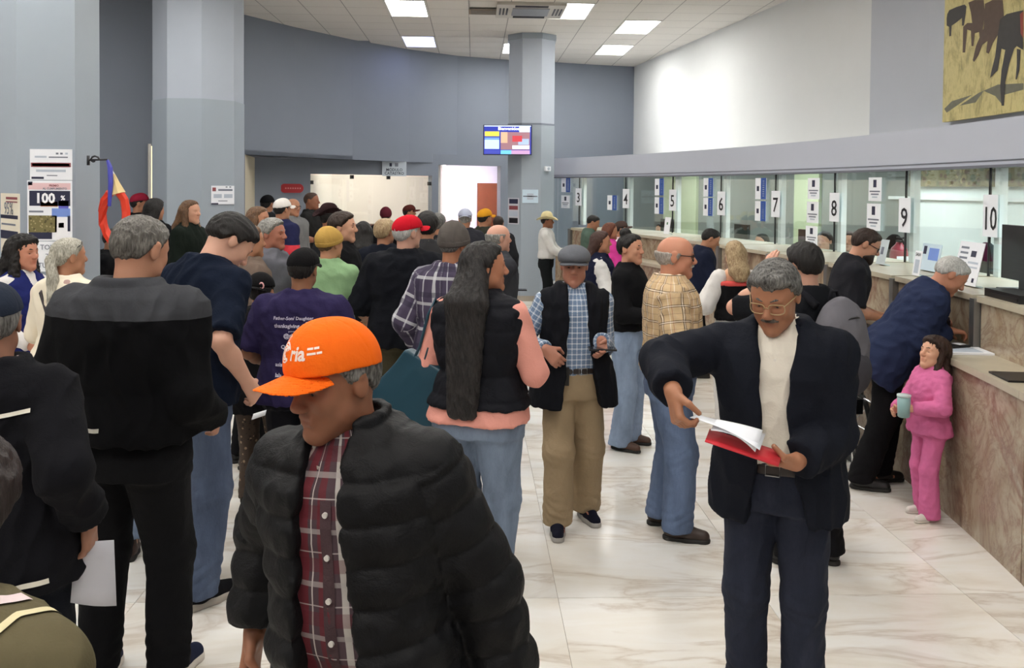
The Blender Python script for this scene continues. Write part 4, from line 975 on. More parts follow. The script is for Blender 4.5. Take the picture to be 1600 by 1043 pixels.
        fb.F = np.minimum(fb.F, brim(*fb.grid((slice(None),) * 3))); V, Q = fb.mesh(1); part(c, 'brim', V, Q, m, cap)
    elif st == 'cowboy':
        f = Field(hh(0, 0, .1) - .24, hh(0, 0, .1) + .24, v); f.add(sdist_ell(hh(0, .01, .07), npv((.088, .108, .125)) * hs, HR), .02); f.sub(sdist_cap(hh(0, -.12, .215), hh(0, .12, .205), .035, .03), .03)
        f.cut(lambda X, Y, Z: .04 - hz(X, Y, Z)); V, Q = f.mesh(1); cap = part(c, 'hat_crown', V, Q, m)
        def brim(X, Y, Z):
            x_ = hx(X, Y, Z); y_ = hy(X, Y, Z); z_ = hz(X, Y, Z); r = np.sqrt((x_ / .165) ** 2 + ((y_ - .005) / .19) ** 2)
            return np.maximum(np.maximum((r - 1) * .16, (.45 - r) * .16), np.abs(z_ - (.045 + h.get('curl', 2.0) * x_ * x_ - .6 * (y_ - .01) ** 2)) - max(.005, tk * .6))
        f = Field(hh(0, 0, .07) - .24, hh(0, 0, .07) + .24, min(v, .009)); f.F = np.minimum(f.F, brim(*f.grid((slice(None),) * 3))); V, Q = f.mesh(1); part(c, 'hat_brim', V, Q, m, cap)
        f = Field(hh(0, 0, .06) - .15, hh(0, 0, .06) + .15, v); f.add(sdist_ell(hh(0, .01, .07), npv((.092, .112, .125)) * hs, HR), .02); f.cut(lambda X, Y, Z: np.maximum(.045 - hz(X, Y, Z), hz(X, Y, Z) - .068)); V, Q = f.mesh(0); part(c, 'hat_band', V, Q, h.get('band', M_BLACKP), cap)
def glasses(c, mat, lens=None, push=0.0, up=0.0, tint=None, size=1.0):
    K = c.K; g = MB(); hh = lambda *a: c.hh(*a) * K; r = .0019 * K if c.s > 300 else .0026 * K
    for sx in (-1, 1):
        ring = [hh(sx * (.033 + .023 * size * math.copysign(abs(math.cos(t)) ** .6, math.cos(t))), -.098 - push + .012 * abs(math.cos(t)) * (1 if sx * math.cos(t) * sx > 0 else .1), .002 + up + .017 * size * math.copysign(abs(math.sin(t)) ** .6, math.sin(t))) for t in [2 * math.pi * q / 18 for q in range(18)]]
        g.tube(ring, r, 6, True); g.tube([hh(sx * .056, -.088 - push, .01 + up), hh(sx * .076, -.03, .012 + up * .8), hh(sx * .080, .012, .008 + up * .5)], r, 6)
    g.tube([hh(-.01, -.099 - push, .006 + up), hh(0, -.102 - push, .009 + up), hh(.01, -.099 - push, .006 + up)], r, 6)
    o = g.obj('glasses', mat, c.root, True)
    if tint:
        for sx in (-1, 1):
            MB().add([hh(sx * (.033 + .022 * size * math.cos(t)), -.098 - push + .010 * abs(math.cos(t)), .002 + up + .016 * size * math.sin(t)) for t in [2 * math.pi * q / 14 for q in range(14)]], [tuple(range(14))]).obj('lens', tint, o)
    return o
def stick(c, gname, pts2, mat, name, parent=None, dirv=(0, 1, 0), faces=None, lift=.003, out=None):
    """lays flat print onto a garment: points (x, z) in the torso frame are dropped along dirv onto its surface"""
    o, V, Q = c.g[gname]; bv = BVHTree.FromPolygons([tuple(v) for v in V], [tuple(q) for q in Q]); res = []; D = (c.T.to_3x3() @ Vector(dirv)).normalized()
    for (x_, z_) in pts2:
        st = c.T @ Vector((x_, 0, z_)) - D * .6 if out is None else out(x_, z_); hit = bv.ray_cast(st, D if out is None else (c.T @ Vector((0, 0, z_)) - st).normalized())
        p = hit[0] if hit[0] is not None else st + D * .48
        res.append((p - D * lift) * c.K)
    return MB().add(res, faces).obj(name, mat, parent or o)
def strip(c, gname, line, w, mat, name, dirv=(0, 1, 0), n=24, lift=.003):
    pts = []; xs_ = [p[0] for p in line]; 
    cum = [0]
    for a_, b_ in zip(line[:-1], line[1:]): cum.append(cum[-1] + math.hypot(b_[0] - a_[0], b_[1] - a_[1]))
    for q in range(n + 1):
        t = cum[-1] * q / n; x_ = float(np.interp(t, cum, [p[0] for p in line])); z_ = float(np.interp(t, cum, [p[1] for p in line])); x2 = float(np.interp(t + .001, cum, [p[0] for p in line])); z2 = float(np.interp(t + .001, cum, [p[1] for p in line])); x1 = float(np.interp(t - .001, cum, [p[0] for p in line])); z1 = float(np.interp(t - .001, cum, [p[1] for p in line]))
        dx, dz = x2 - x1, z2 - z1; l = math.hypot(dx, dz) or 1; pts += [(x_ - dz / l * w / 2, z_ + dx / l * w / 2), (x_ + dz / l * w / 2, z_ - dx / l * w / 2)]
    return stick(c, gname, pts, mat, name, dirv=dirv, faces=[(2 * q, 2 * q + 1, 2 * q + 3, 2 * q + 2) for q in range(n)], lift=lift)
def print_text(c, gname, txt, size, x0, z0, mat, dirv=(0, 1, 0), flip=False, bold=0, lift=.004):
    V, F = text_mesh(txt, size, bold); k = -1 if flip else 1
    return stick(c, gname, [(x0 + k * v[0], z0 + v[1]) for v in V], mat, 'print', dirv=dirv, faces=F, lift=lift)
# ------------------------------------------------------------------ the people
def rub(name, c, r=.5): return plain(name, c, r)
SH_BLACK = dict(mat=rub('black leather', (26, 25, 26), .4)); SH_BROWN = dict(mat=rub('brown leather', (56, 42, 36), .5)); SH_NAVY = dict(mat=cloth((34, 36, 52)), sole=rub('grey sole', (168, 164, 158), .7), sole_h=.034)
SH_SNEAK = dict(mat=cloth((30, 30, 34)), sole=rub('stone sole', (186, 178, 166), .7), sole_h=.036); SH_WHITE = dict(mat=rub('white shoe', (224, 218, 210)), sole=rub('white sole', (214, 206, 196)))
H_BLK = hairmat((20, 17, 16)); H_DBR = hairmat((40, 28, 22)); H_BRN = hairmat((74, 52, 38), (130, 98, 70)); H_GREY = hairmat((92, 90, 86), (176, 174, 168)); H_SALT = hairmat((46, 44, 42), (140, 138, 134)); H_WHITE = hairmat((150, 148, 144), (214, 212, 208)); H_BLOND = hairmat((130, 104, 76), (200, 176, 138))
SKT = (178, 128, 100); SKM = (164, 112, 84); SKD = (140, 94, 70); SKL = (206, 158, 132)
CROWD = 'people in the waiting crowd'; QUEUE = 'people standing at the counter'
J_DK = denim((44, 54, 78)); J_MID = denim((74, 98, 138)); J_LT = denim((120, 148, 186)); T_BLK = cloth((24, 24, 27)); T_KHAKI = cloth((172, 150, 120)); T_OLIVE = cloth((96, 90, 70))
def world_sheet(name, label, cat, corners, mat, n=6, bend=0.0, thick=0.0015, lines=0, group=None, backs=None):
    """a held sheet of paper: bilinear patch through four world corners, bowed by bend, with thickness"""
    A_, B_, C_, D_ = [Vector(q) for q in corners]; nrm = (B_ - A_).cross(D_ - A_).normalized(); mid = (A_ + B_ + C_ + D_) / 4
    t = empty(name, mid); tag(t, label, cat, group); mb = MB(); vs = []
    for sd in (0, 1):
        for i in range(n + 1):
            for j in range(n + 1):
                u, v = i / n, j / n; p = A_ * (1 - u) * (1 - v) + B_ * u * (1 - v) + C_ * u * v + D_ * (1 - u) * v
                vs.append(p + nrm * (bend * math.sin(math.pi * u) * (0.5 + 0.5 * math.cos(v * 2.4)) + sd * thick) - mid)
    m = (n + 1) ** 2; ix = lambda i, j: i * (n + 1) + j; fs = []
    for i in range(n):
        for j in range(n): fs += [(ix(i, j), ix(i + 1, j), ix(i + 1, j + 1), ix(i, j + 1)), (m + ix(i, j), m + ix(i, j + 1), m + ix(i + 1, j + 1), m + ix(i + 1, j))]
    for i in range(n): fs += [(ix(i, 0), m + ix(i, 0), m + ix(i + 1, 0), ix(i + 1, 0)), (ix(i, n), ix(i + 1, n), m + ix(i + 1, n), m + ix(i, n)), (ix(0, i), ix(0, i + 1), m + ix(0, i + 1), m + ix(0, i)), (ix(n, i), m + ix(n, i), m + ix(n, i + 1), ix(n, i + 1))]
    mb.add(vs, fs).obj('sheet', mat, t, True); return t

# 1 -- man with the orange cap
M_PL1 = stripes_mat('maroon plaid', (78, 62, 68), [(.18, .055, (196, 190, 184), .8), (.45, .10, (112, 32, 42), .75), (.62, .012, (206, 196, 190), .8), (.83, .09, (104, 34, 42), .7)], [(.2, .05, (170, 162, 160), .55), (.55, .13, (96, 30, 40), .45), (.8, .012, (200, 190, 186), .6)], .13, .115)
def ex_orange(c):
    def onf(x_, z_): return c.T @ Vector((x_, 0, z_))
    o, V, Q = c.g['shirt']; bv = BVHTree.FromPolygons([tuple(v) for v in V], [tuple(q) for q in Q]); D = (c.T.to_3x3() @ Vector((0, 1, 0)))
    stx = .0
    strip(c, 'shirt', [(stx, 1.36), (stx, .92)], .028, cloth((96, 76, 80)), 'placket', n=30, lift=.002)
    for k in range(5):
        hit = bv.ray_cast(onf(stx, 1.33 - k * .092) - D * .5, D)
        if hit[0]: MB().lathe([(.0001, -.003), (.0062, -.003), (.0062, .003), (.0001, .003)], (0, 0, 0), 12).obj('button', rub('shirt button', (226, 220, 214), .3), o).matrix_local = frame_at((hit[0] - D * .004) * c.K, -D, Vector((0, 0, 1)))
    # printed logo on the cap front
    cap, V, Q = c.g['cap']; bv = BVHTree.FromPolygons([tuple(v) for v in V], [tuple(q) for q in Q]); wh = rub('white print', (246, 226, 214), .6)
    def lay(pts, faces, nm, mt):
        res = []; ctr = c.Hm @ Vector((0, .01, .05))
        for (u, v) in pts:
            a_ = u / .108; dl = Vector((math.sin(a_), -math.cos(a_), 0)); st = c.Hm @ (Vector((0, .01, .05)) + dl * .3 + Vector((0, 0, v - .0))); dr = (c.Hm.to_3x3() @ (-dl)).normalized(); h_ = bv.ray_cast(st, dr)
            res.append(((h_[0] if h_[0] else st) - dr * .0012) * c.K)
        MB().add(res, faces).obj(nm, mt, cap)
    for u_, w_, v_ in ((.047, .014, .053), (.063, .012, .053), (.047, .020, .043), (.069, .012, .043)): lay([(u_ + a_ * w_ / 6, v_ + b_ * .0045) for a_ in range(7) for b_ in (0, 1)], [(2 * q, 2 * q + 1, 2 * q + 3, 2 * q + 2) for q in range(6)], 'print', wh)
    for txt, sz, u0, v0, bd in (('ria', .040, .022, .046, .0012),):
        V2, F2 = text_mesh(txt, sz, bd); lay([(u0 + p[0], v0 + p[1]) for p in V2], F2, 'print', wh)
    def arc(u, v, r, a0, a1, w, n=10):
        P_ = [(u + (r + q * w) * math.cos(a0 + (a1 - a0) * k / n), v + (r + q * w) * math.sin(a0 + (a1 - a0) * k / n)) for k in range(n + 1) for q in (0, 1)]; lay(P_, [(2 * k, 2 * k + 1, 2 * k + 3, 2 * k + 2) for k in range(n)], 'emblem', wh)
    for r_ in (.006, .012, .018): arc(-.022, .046, r_, .4, 5.6, .0035)
    arc(-.012, .046, .009, 1.2, 5.2, .005); arc(-.03, .072, .004, 0, 6.28, .002)
    # collar of the light lining
    MB().tube([c.tt(-.055, -.058, 1.455) * c.K, c.tt(-.03, -.088, 1.415) * c.K, c.tt(0.0, -.10, 1.385) * c.K], [.011, .013, .006], 8).obj('shirt_collar', cloth((176, 166, 156)), o, True)
    MB().tube([c.tt(.06, -.058, 1.46) * c.K, c.tt(.035, -.088, 1.415) * c.K, c.tt(0.0, -.10, 1.385) * c.K], [.011, .013, .006], 8).obj('shirt_collar', cloth((120, 96, 96)), o, True)
ORANGE = cloth((255, 112, 24), .75, .05)
person('older man in orange cap and black quilted puffer jacket over a maroon plaid shirt', 592, 690, -20, top=482, hatadd=.03, girth=1.06, wide=1.04, belly=.05, lean=6, side=-5, hp=3, hy=-24, hr=0, sk=(150, 102, 78), seed=3, hs=1.03,
  Rr={'to': (-.36, .02, .90), 'pole': (-.6, .8, 0)}, L={'to': (.33, .06, .86), 'pole': (1, .8, .1)}, Rh=dict(curl=.5), cq=.95,
  wear=[dict(name='shirt', mat=M_PL1, plaid=True, t=.012, hem=.965, collar=.06, tuck=True, fold=.004), dict(kind='puffer', name='puffer_jacket', mat=cloth((17, 17, 20), .6, .05, 300, bump=.3, spec=.22), t=.044, hem=.80, collar=.115, neck=.075, sleeve=.97, arm=.85, open=[(.75, -.085, .10), (1.0, -.085, .085), (1.30, -.075, .05), (1.42, -.06, .045), (1.6, -.10, .05)], depth=-.03, quilt=.088)],
  legs=dict(mat=T_KHAKI, belt=(40, 30, 26)), shoes=SH_BROWN, hair=dict(style='short', mat=H_SALT, nape=-.06), hat=dict(style='cap', mat=ORANGE, rise=.110, brim=.19, curve=4.0, droop=.06), extra=ex_orange, stubble=.12)

# 2 -- man with the red folder
GLS_G = rub('gold frame', (176, 150, 110), .3); M_LENS = None
def ex_navy(c):
    glasses(c, GLS_G, push=.004, size=1.12)
    o = c.g['shirt'][0]
    for k in range(3): MB().tube([c.tt(.004, -.124, 1.36 - .05 * k) * c.K, c.tt(.004, -.130, 1.36 - .05 * k) * c.K], .005, 8).obj('button', rub('pearl button', (230, 224, 214), .3), o)
    for sx in (-1, 1):   # turned-down collar leaves of the jacket
        a_, b_, d_, e_ = c.tt(sx * .062, -.045, 1.47), c.tt(sx * .095, -.105, 1.395), c.tt(sx * .155, -.098, 1.375), c.tt(sx * .125, -.01, 1.458)
        mb = MB(); nn_ = npv((0, -.006, .006)); mb.add([q * c.K for q in (a_ + nn_, b_ + nn_, d_ + nn_, e_ + nn_, a_ - nn_, b_ - nn_, d_ - nn_, e_ - nn_)], [(0, 1, 2, 3), (4, 7, 6, 5), (0, 4, 5, 1), (1, 5, 6, 2), (2, 6, 7, 3), (3, 7, 4, 0)]); mb.obj('lapel', cloth((33, 37, 52)), c.g['jacket'][0])
NAVY = cloth((30, 33, 43), .85, .08, 240)
c2 = person('man in dark navy jacket and white shirt reading papers over a red folder', 1222, 430, -24, top=397, girth=1.03, wide=1.08, lean=2, hp=22, hy=-8, sk=(166, 116, 88), seed=11, hs=1.03,
  L={'to': ('px', 1243, 722, -.28), 'pole': (.45, 1, -.2)}, Rr={'to': ('px', 1052, 612, -.30), 'pole': (-1, .35, .15)}, Lh=dict(dir=(-.9, -.35, .05), n=(.0, .1, 1), curl=.35), Rh=dict(dir=(.25, -.35, -.85), n=(.7, .4, -.1), curl=.75, thumb=.6),
  wear=[dict(name='shirt', mat=cloth((226, 218, 204), .85, .04), sleeve=.8, hem=.972, t=.012, collar=.055, tuck=True, vneck=.03), dict(name='jacket', mat=NAVY, t=.032, hem=.775, collar=.06, neck=.07, sleeve=.95, flare=.05, open=[(.7, -.10, .15), (.95, -.06, .085), (1.2, -.035, .05), (1.38, -.055, .07), (1.5, -.08, .09)], depth=-.04)],
  legs=dict(mat=denim((34, 42, 66)), belt=(44, 30, 26), buckle=.001, waist=.985), shoes=SH_BROWN, hair=dict(style='short', mat=H_SALT, nape=-.06, th=.012, tuft=True, moustache=hairmat((60, 54, 50), (120, 112, 104))), extra=ex_navy, stubble=.1)
dn = 1400 / 430
world_sheet('document', 'white printed sheet held up by the man in the navy jacket', 'paper', [pix(1078, 652, dn - .36), pix(1187, 703, dn - .44), pix(1196, 678, dn - .22), pix(1090, 648, dn - .2)], M_PAPER, 8, .012)
world_sheet('document', 'curled white sheet on top of the red folder', 'paper', [pix(1110, 672, dn - .38), pix(1180, 706, dn - .42), pix(1192, 672, dn - .30), pix(1120, 655, dn - .30)], M_PAPER, 8, .02)
world_sheet('folder', 'bright red folder held flat by the man in the navy jacket', 'folder', [pix(1101, 690, dn - .40), pix(1216, 729, dn - .42), pix(1222, 708, dn - .26), pix(1108, 672, dn - .26)], rub('red card', (214, 40, 54), .5), 4, .0, .006)

# 3 -- tall man in the grey and black windbreaker
def ex_wind(c): strip(c, 'windbreaker', [(.125, .985), (.0, .992)], .014, rub('reflective tape', (196, 192, 180), .4), 'reflective_tape', dirv=(0, -1, 0))
person('tall man seen from behind in a grey and black windbreaker and black trousers', 204, 410, 172, top=335, girth=1.16, wide=1.1, hp=16, hy=-12, sk=(186, 136, 110), seed=5, hs=1.05, L={'to': (.24, -.16, .96), 'pole': (.3, 1, 0)}, Rr={'to': (-.22, -.16, .96), 'pole': (-.2, 1, 0)}, feet=((.04, -.03), (.0, -.10)),
  wear=[dict(name='windbreaker', mat=twotone('windbreaker', (66, 67, 71), (15, 15, 17), 1.455), t=.036, hem=.93, collar=.055, neck=.068, fold=.009)], legs=dict(mat=T_BLK, knee=.07, ankle=.062, thigh=.095), shoes=dict(mat=cloth((44, 50, 76)), sole=rub('white sole', (214, 206, 196)), sole_h=.034), hair=dict(style='short', mat=hairmat((62, 58, 54), (128, 124, 118)), nape=-.07), extra=ex_wind)
# 4 -- dark fleece at the left edge
def ex_fleece(c):
    wt = rub('white piping', (226, 220, 206), .6); strip(c, 'fleece_jacket', [(.2, 1.335), (.0, 1.325), (-.185, 1.345)], .012, wt, 'piping', dirv=(0, -1, 0), n=60, lift=.009); strip(c, 'fleece_jacket', [(.2, .825), (-.2, .83)], .016, wt, 'piping', dirv=(0, -1, 0), n=60, lift=.009)
c4 = person('person in black fleece with white piping and a dark cap seen from behind', 14, 520, 176, side=5, H=1.63, girth=1.08, sk=(150, 108, 88), seed=8, hp=5, hy=28, L=(.26, -.15, .95), Rr={'to': ('px', 138, 808, -.02)}, Rh=dict(dir=(.0, -.1, -1), curl=.5),
  wear=[dict(name='cuff', mat=cloth((206, 190, 186)), t=.004, hem=.95, sleeve=1.0), dict(name='fleece_jacket', mat=cloth((26, 26, 31), .95), t=.03, hem=.79, collar=.05, sleeve=.94)], legs=dict(mat=cloth((24, 27, 36))), shoes=SH_BLACK, hair=dict(style='short', mat=H_SALT), hat=dict(style='cap', mat=cloth((46, 54, 70))), extra=ex_fleece)
d4 = 1400 / 520
world_sheet('document', 'folded grey-white papers hanging from the hand of the person in black fleece', 'paper', [pix(110, 940, d4 - .03), pix(182, 945, d4 + .03), pix(178, 843, d4 + .03), pix(118, 846, d4 - .03)], plain('grey paper', (196, 196, 204), .7), 4, .012, .004)
# 5 -- olive shirt, very near
def ex_olive(c):
    o, V, Q = c.g['shirt']; bv = BVHTree.FromPolygons([tuple(v) for v in V], [tuple(q) for q in Q])
    for (xa, ya, xb, yb, w_, m_) in ((-.165, -.06, -.150, .14, .014, rub('cream tape', (214, 202, 160), .7)), (-.118, -.05, -.100, .14, .022, rub('pale tape', (226, 206, 206), .7))):
        P_ = []
        for q in range(31):
            x_ = xa + (xb - xa) * q / 30; y_ = ya + (yb - ya) * q / 30
            for e in (-.5, .5):
                h_ = bv.ray_cast(Vector((x_ + e * w_, y_, 1.9)), Vector((0, 0, -1))); P_.append(((h_[0] if h_[0] else Vector((x_, y_, 1.4))) + Vector((0, .002, .004))) * c.K)
        MB().add(P_, [(2 * q, 2 * q + 1, 2 * q + 3, 2 * q + 2) for q in range(30)]).obj('tape', m_, o)
def ex_olive_back(c):
    st = rub('cream tape', (214, 202, 160), .7); strip(c, 'shirt', [(-.155, 1.43), (-.135, 1.3), (-.12, 1.15)], .012, st, 'tape', dirv=(0, -1, 0), n=30)
    strip(c, 'shirt', [(-.115, 1.45), (-.085, 1.3), (-.07, 1.15)], .02, rub('pale tape', (226, 206, 206), .7), 'tape', dirv=(0, -1, 0), n=30)
person('dark-haired person in an olive top with cream tape stripes', -104, 1130, 165, H=1.60, hp=32, hy=30, sk=SKT, seed=9, female=True, girth=1.12, wide=1.1, wear=[dict(name='shirt', mat=cloth((104, 96, 72)), t=.02, hem=.85, sleeve=1)], legs=dict(mat=T_BLK), hair=dict(style='long', len=.0001, w=.06, th=.02, mat=hairmat((30, 22, 20))), shoes=SH_BLACK, face=False, extra=ex_olive, cq=1.2, hq=1.4)

# 6-7 women by the poster column
person('woman with long dark curly hair in blue vest and white blouse by the poster column', 34, 240, 75, top=368, group=None, female=True, sk=(190, 132, 108), seed=13, wear=[dict(name='blouse', mat=cloth((230, 226, 224)), t=.014, hem=.9, collar=.05), dict(name='vest', mat=cloth((42, 50, 118)), t=.022, hem=.86, sleeve=0, vneck=.1)], legs=dict(mat=T_BLK), shoes=SH_BLACK, hair=dict(style='long', len=.24, w=.1, th=.022, rough=.009, side=2, mat=H_BLK), L=(.2, -.25, 1.0), Rr=(-.2, -.25, 1.0))
def ex_shades(c):
    glasses(c, M_BLACKP, up=.075, push=-.035, size=1.15)
    MB().tube([c.tt(-.12, .13, .98) * c.K, c.tt(-.03, .155, 1.15) * c.K, c.tt(.08, .13, 1.38) * c.K, c.tt(.10, .02, 1.45) * c.K], .011, 6).obj('bag_strap', rub('bag strap', (44, 34, 38)), c.root)
c7 = person('woman with grey ponytail and sunglasses on her head in a cream floral blouse', 104, 262, 165, top=371, female=True, girth=1.08, sk=SKT, seed=14, hy=-22, wear=[dict(name='blouse', mat=blotch('cream floral', (226, 216, 196), [(170, 140, 132), (206, 190, 168)], 9, .30), t=.022, hem=.84, flare=.04)], legs=dict(mat=J_LT), shoes=SH_BROWN, hair=dict(style='pony', tail=.22, mat=hairmat((116, 112, 100), (206, 202, 188))), extra=ex_shades, L=(.2, -.25, 1.0), Rr=(-.2, -.25, 1.0))
person('person in faded jeans and brown ankle boots hidden behind the grey windbreaker', 232, 300, 185, H=1.55, sk=SKT, seed=15, female=True, wear=[dict(name='sweater', mat=cloth((58, 56, 60)), t=.02, hem=.86)], legs=dict(mat=J_LT, hem=.12), shoes=dict(mat=rub('brown boot', (64, 44, 36), .6), sole_h=.03), hair=dict(style='short', mat=H_DBR), face=False, L=(.18, -.2, 1.0), Rr=(-.18, -.2, 1.0))
# 12 -- navy T-shirt
c12 = person('dark-haired man in navy t-shirt and blue jeans looking down at his hand', 304, 330, 152, top=318, sk=(206, 160, 138), seed=16, girth=1.0, lean=9, hp=36, hy=-22, hs=1.05, Rr={'to': ('px', 387, 598, -.08), 'pole': (-.3, 1, 0)}, L=(.2, -.3, .95), Rh=dict(curl=.7), feet=((0, -.05), (-.02, .06)),
  wear=[dict(name='t_shirt', mat=cloth((22, 32, 52), .85), t=.02, sleeve=.44, hem=.86, fold=.008)], legs=dict(mat=J_MID, knee=.07, ankle=.06), shoes=SH_SNEAK, hair=dict(style='short', mat=H_BLK, th=.016, nape=-.05, line=.062))
world_sheet('ticket', 'small folded white ticket in the hand of the man in the navy t-shirt', 'ticket', [pix(393, 655, 1400 / 330 - .15), pix(414, 648, 1400 / 330 - .12), pix(416, 640, 1400 / 330 - .12), pix(396, 646, 1400 / 330 - .15)], M_PAPER, 2, 0, .004)
# 13 -- purple T-shirt
def ex_5k(c):
    w_ = rub('shirt print', (206, 200, 222), .7)
    for txt, sz, x_, z_, b_ in (('Father-Son/ Daughter', .026, .01, 1.335, .0004), ('thanksgiving day', .030, .02, 1.292, .0008), ('5K', .055, -.092, 1.294, .0016), ('powered by', .014, .0, 1.262, .0002), ('@thessal', .034, .0, 1.235, .001), ('Qualia', .03, .04, 1.17, .0008), ('asis', .03, .09, 1.07, .0008), ('lala', .03, .09, 1.01, .0008)):
        print_text(c, 't_shirt', txt, sz, x_, z_, w_, dirv=(0, -1, 0), flip=True, bold=b_)
person('broad man in purple t-shirt with white race print and black cap seen from behind', 472, 285, 180, top=384, hatadd=.02, girth=1.2, wide=1.08, sk=(150, 106, 80), seed=17, hp=4, hy=-6, L=(.26, -.22, 1.0), Rr=(-.26, -.22, 1.0), wear=[dict(name='t_shirt', mat=cloth((58, 50, 92)), t=.026, sleeve=.46, hem=.83, flare=.03)], legs=dict(mat=cloth((30, 30, 36))), shoes=dict(mat=cloth((80, 104, 140)), sole=rub('white sole', (214, 206, 196))), hair=dict(style='short', mat=H_BLK, nape=-.075), hat=dict(style='cap', mat=cloth((26, 25, 27)), rise=.095), extra=ex_5k)
# 14 -- brown jacket and short person in front of him
person('person in taupe brown jacket between the navy t-shirt and grey hoodie', 388, 225, 125, top=351, group=CROWD, sk=SKT, seed=18, wear=[dict(name='jacket', mat=cloth((112, 96, 86)), t=.035, hem=.8, collar=.03)], legs=dict(mat=T_BLK), shoes=SH_BLACK, hair=dict(style='short', mat=H_BRN))
def ex_logo(c):
    cap, V, Q = c.g['cap']
    MB().tube([c.hh(-.045 + .016 * math.cos(t), .105, .055 + .02 * math.sin(t)) * c.K for t in [.6 * q for q in range(10)]], .005, 6).obj('embroidery', rub('pink thread', (232, 170, 170)), cap)
person('short person in black cap with pink embroidery, black hoodie and patterned leggings', 408, 258, 172, top=425, hatadd=.02, group=CROWD, sk=SKT, seed=19, female=True, girth=1.15, hs=1.08, wear=[dict(name='hoodie', mat=cloth((27, 26, 29)), t=.035, hem=.72, collar=.04)], legs=dict(mat=blotch('patterned leggings', (70, 56, 46), [(150, 128, 104), (38, 32, 30)], 26, .36), knee=.055, ankle=.045, name='leggings'), shoes=dict(mat=cloth((60, 56, 50)), sole=rub('stone sole', (186, 178, 166), .7)), hair=dict(style='short', mat=H_BLK), hat=dict(style='cap', mat=cloth((26, 25, 27)), backwards=True), extra=ex_logo)
def std(label, x, s, yaw, top, topmat, hairm=None, hat=None, hatadd=0.0, style='short', female=False, group=CROWD, legs=T_BLK, sk=SKT, wearx=None, **k):
    h = dict(style=style, mat=hairm or H_BLK)
    if style == 'long': h['len'] = k.pop('hlen', .2)
    h.update(k.pop('hx', {}))
    return person(label, x, s, yaw, top=top, group=group, hatadd=hatadd, female=female, sk=sk, seed=int(x), hair=h, hat=hat, wear=[dict(name=k.pop('gname', 'jacket'), mat=topmat, t=k.pop('gt', .03), hem=k.pop('ghem', .80), collar=k.pop('collar', .04), sleeve=k.pop('sleeve', 1.0))] + (wearx or []), legs=dict(mat=legs), shoes=SH_BLACK, **k)
BLK = cloth((25, 25, 28)); DGR = cloth((46, 48, 52)); NVJ = cloth((28, 32, 44))
std('dark-haired man in black half hidden behind the poster column', 172, 164, 95, 356, BLK, hp=10)
std('man in maroon cap and black jacket under the red pencil loop', 217, 118, 115, 301, BLK, hat=dict(style='cap', mat=cloth((150, 36, 58))), hatadd=.02)
std('woman with wavy black hair next to the maroon cap', 241, 140, 160, 311, BLK, H_BLK, style='long', female=True, hx=dict(th=.02, w=.09))
std('woman with long brown hair in a dark green blazer facing the counter', 296, 150, 72, 312, cloth((32, 40, 34)), H_BRN, style='long', female=True, sk=SKL, hx=dict(side=2), wearx=None, gt=.025, L=(.12, -.22, 1.1), Rr=(-.1, -.24, 1.08))
std('grey-haired man in grey hoodie looking toward the counter', 424, 205, 78, 341, cloth((104, 104, 112)), H_GREY, sk=(170, 112, 92), collar=.07, gname='hoodie', hx=dict(th=.016))
std('brown-haired woman behind the grey hoodie man', 402, 165, 82, 322, cloth((60, 52, 52)), H_BRN, style='long', female=True, hx=dict(side=2))
std('man in white cap with navy and red sports jacket', 440, 130, 150, 309, twotone('sports jacket', (40, 42, 74), (196, 60, 70), 1.25), hat=dict(style='cap', mat=cloth((236, 230, 224))), hatadd=.02)
std('man in black cap by the red wall plate', 417, 106, 165, 304, DGR, hat=dict(style='cap', mat=BLK), hatadd=.02)
std('balding man with glasses in a grey jacket', 457, 117, 55, 309, cloth((122, 122, 122)), H_GREY, style='bald', extra=lambda c: glasses(c, M_DMETAL))
std('stern man in charcoal shirt standing before the bright office window', 486, 106, 82, 300, cloth((48, 48, 48)), hairmat((60, 44, 36)), sk=(150, 100, 76), hx=dict(th=.003), gt=.018, gname='shirt', sleeve=.45, L=(.14, -.2, 1.06), Rr=(-.14, -.2, 1.06))
std('man in dark brown western hat', 514, 142, 120, 316, DGR, hat=dict(style='cowboy', mat=cloth((58, 38, 40)), curl=3.2), hatadd=.06, sk=SKM)
std('man with thick dark hair in a black sweater in profile', 534, 195, 88, 331, BLK, H_DBR, sk=SKL, hx=dict(th=.016))
std('man in mustard beanie and pale green t-shirt', 514, 216, 168, 354, cloth((148, 184, 138)), H_BRN, hat=dict(style='beanie', mat=cloth((196, 158, 84)), rise=.088), hatadd=.01, gt=.02, gname='t_shirt', sleeve=.46, sk=(190, 140, 110), hy=-20, L=(.2, -.25, 1.0), Rr=(-.2, -.25, 1.0))
std('woman with straight black hair in black and pink trousers', 568, 162, 192, 345, BLK, H_BLK, style='long', female=True, legs=cloth((206, 130, 150)))
std('person with short blond hair in a dark jacket', 600, 176, 180, 342, NVJ, H_BLOND, hx=dict(th=.016), hy=-30)
person('heavy man in red cap, black hooded jacket and olive trousers seen from behind', 634, 222, 176, top=333, hatadd=.02, group=CROWD, girth=1.14, wide=1.06, sk=(206, 160, 140), seed=26, hy=-38, L=(.24, -.24, 1.05), Rr=(-.24, -.24, 1.05), wear=[dict(name='jacket', mat=cloth((27, 29, 36)), t=.04, hem=.82, collar=.05, fold=.01)], legs=dict(mat=T_OLIVE, knee=.075, ankle=.066), shoes=SH_BROWN, hair=dict(style='short', mat=H_WHITE), hat=dict(style='cap', mat=cloth((206, 26, 44)), rise=.09))
std('person in maroon knit cap before the office counter', 603, 104, 185, 324, BLK, hat=dict(style='beanie', mat=cloth((112, 44, 58))), hatadd=.01)
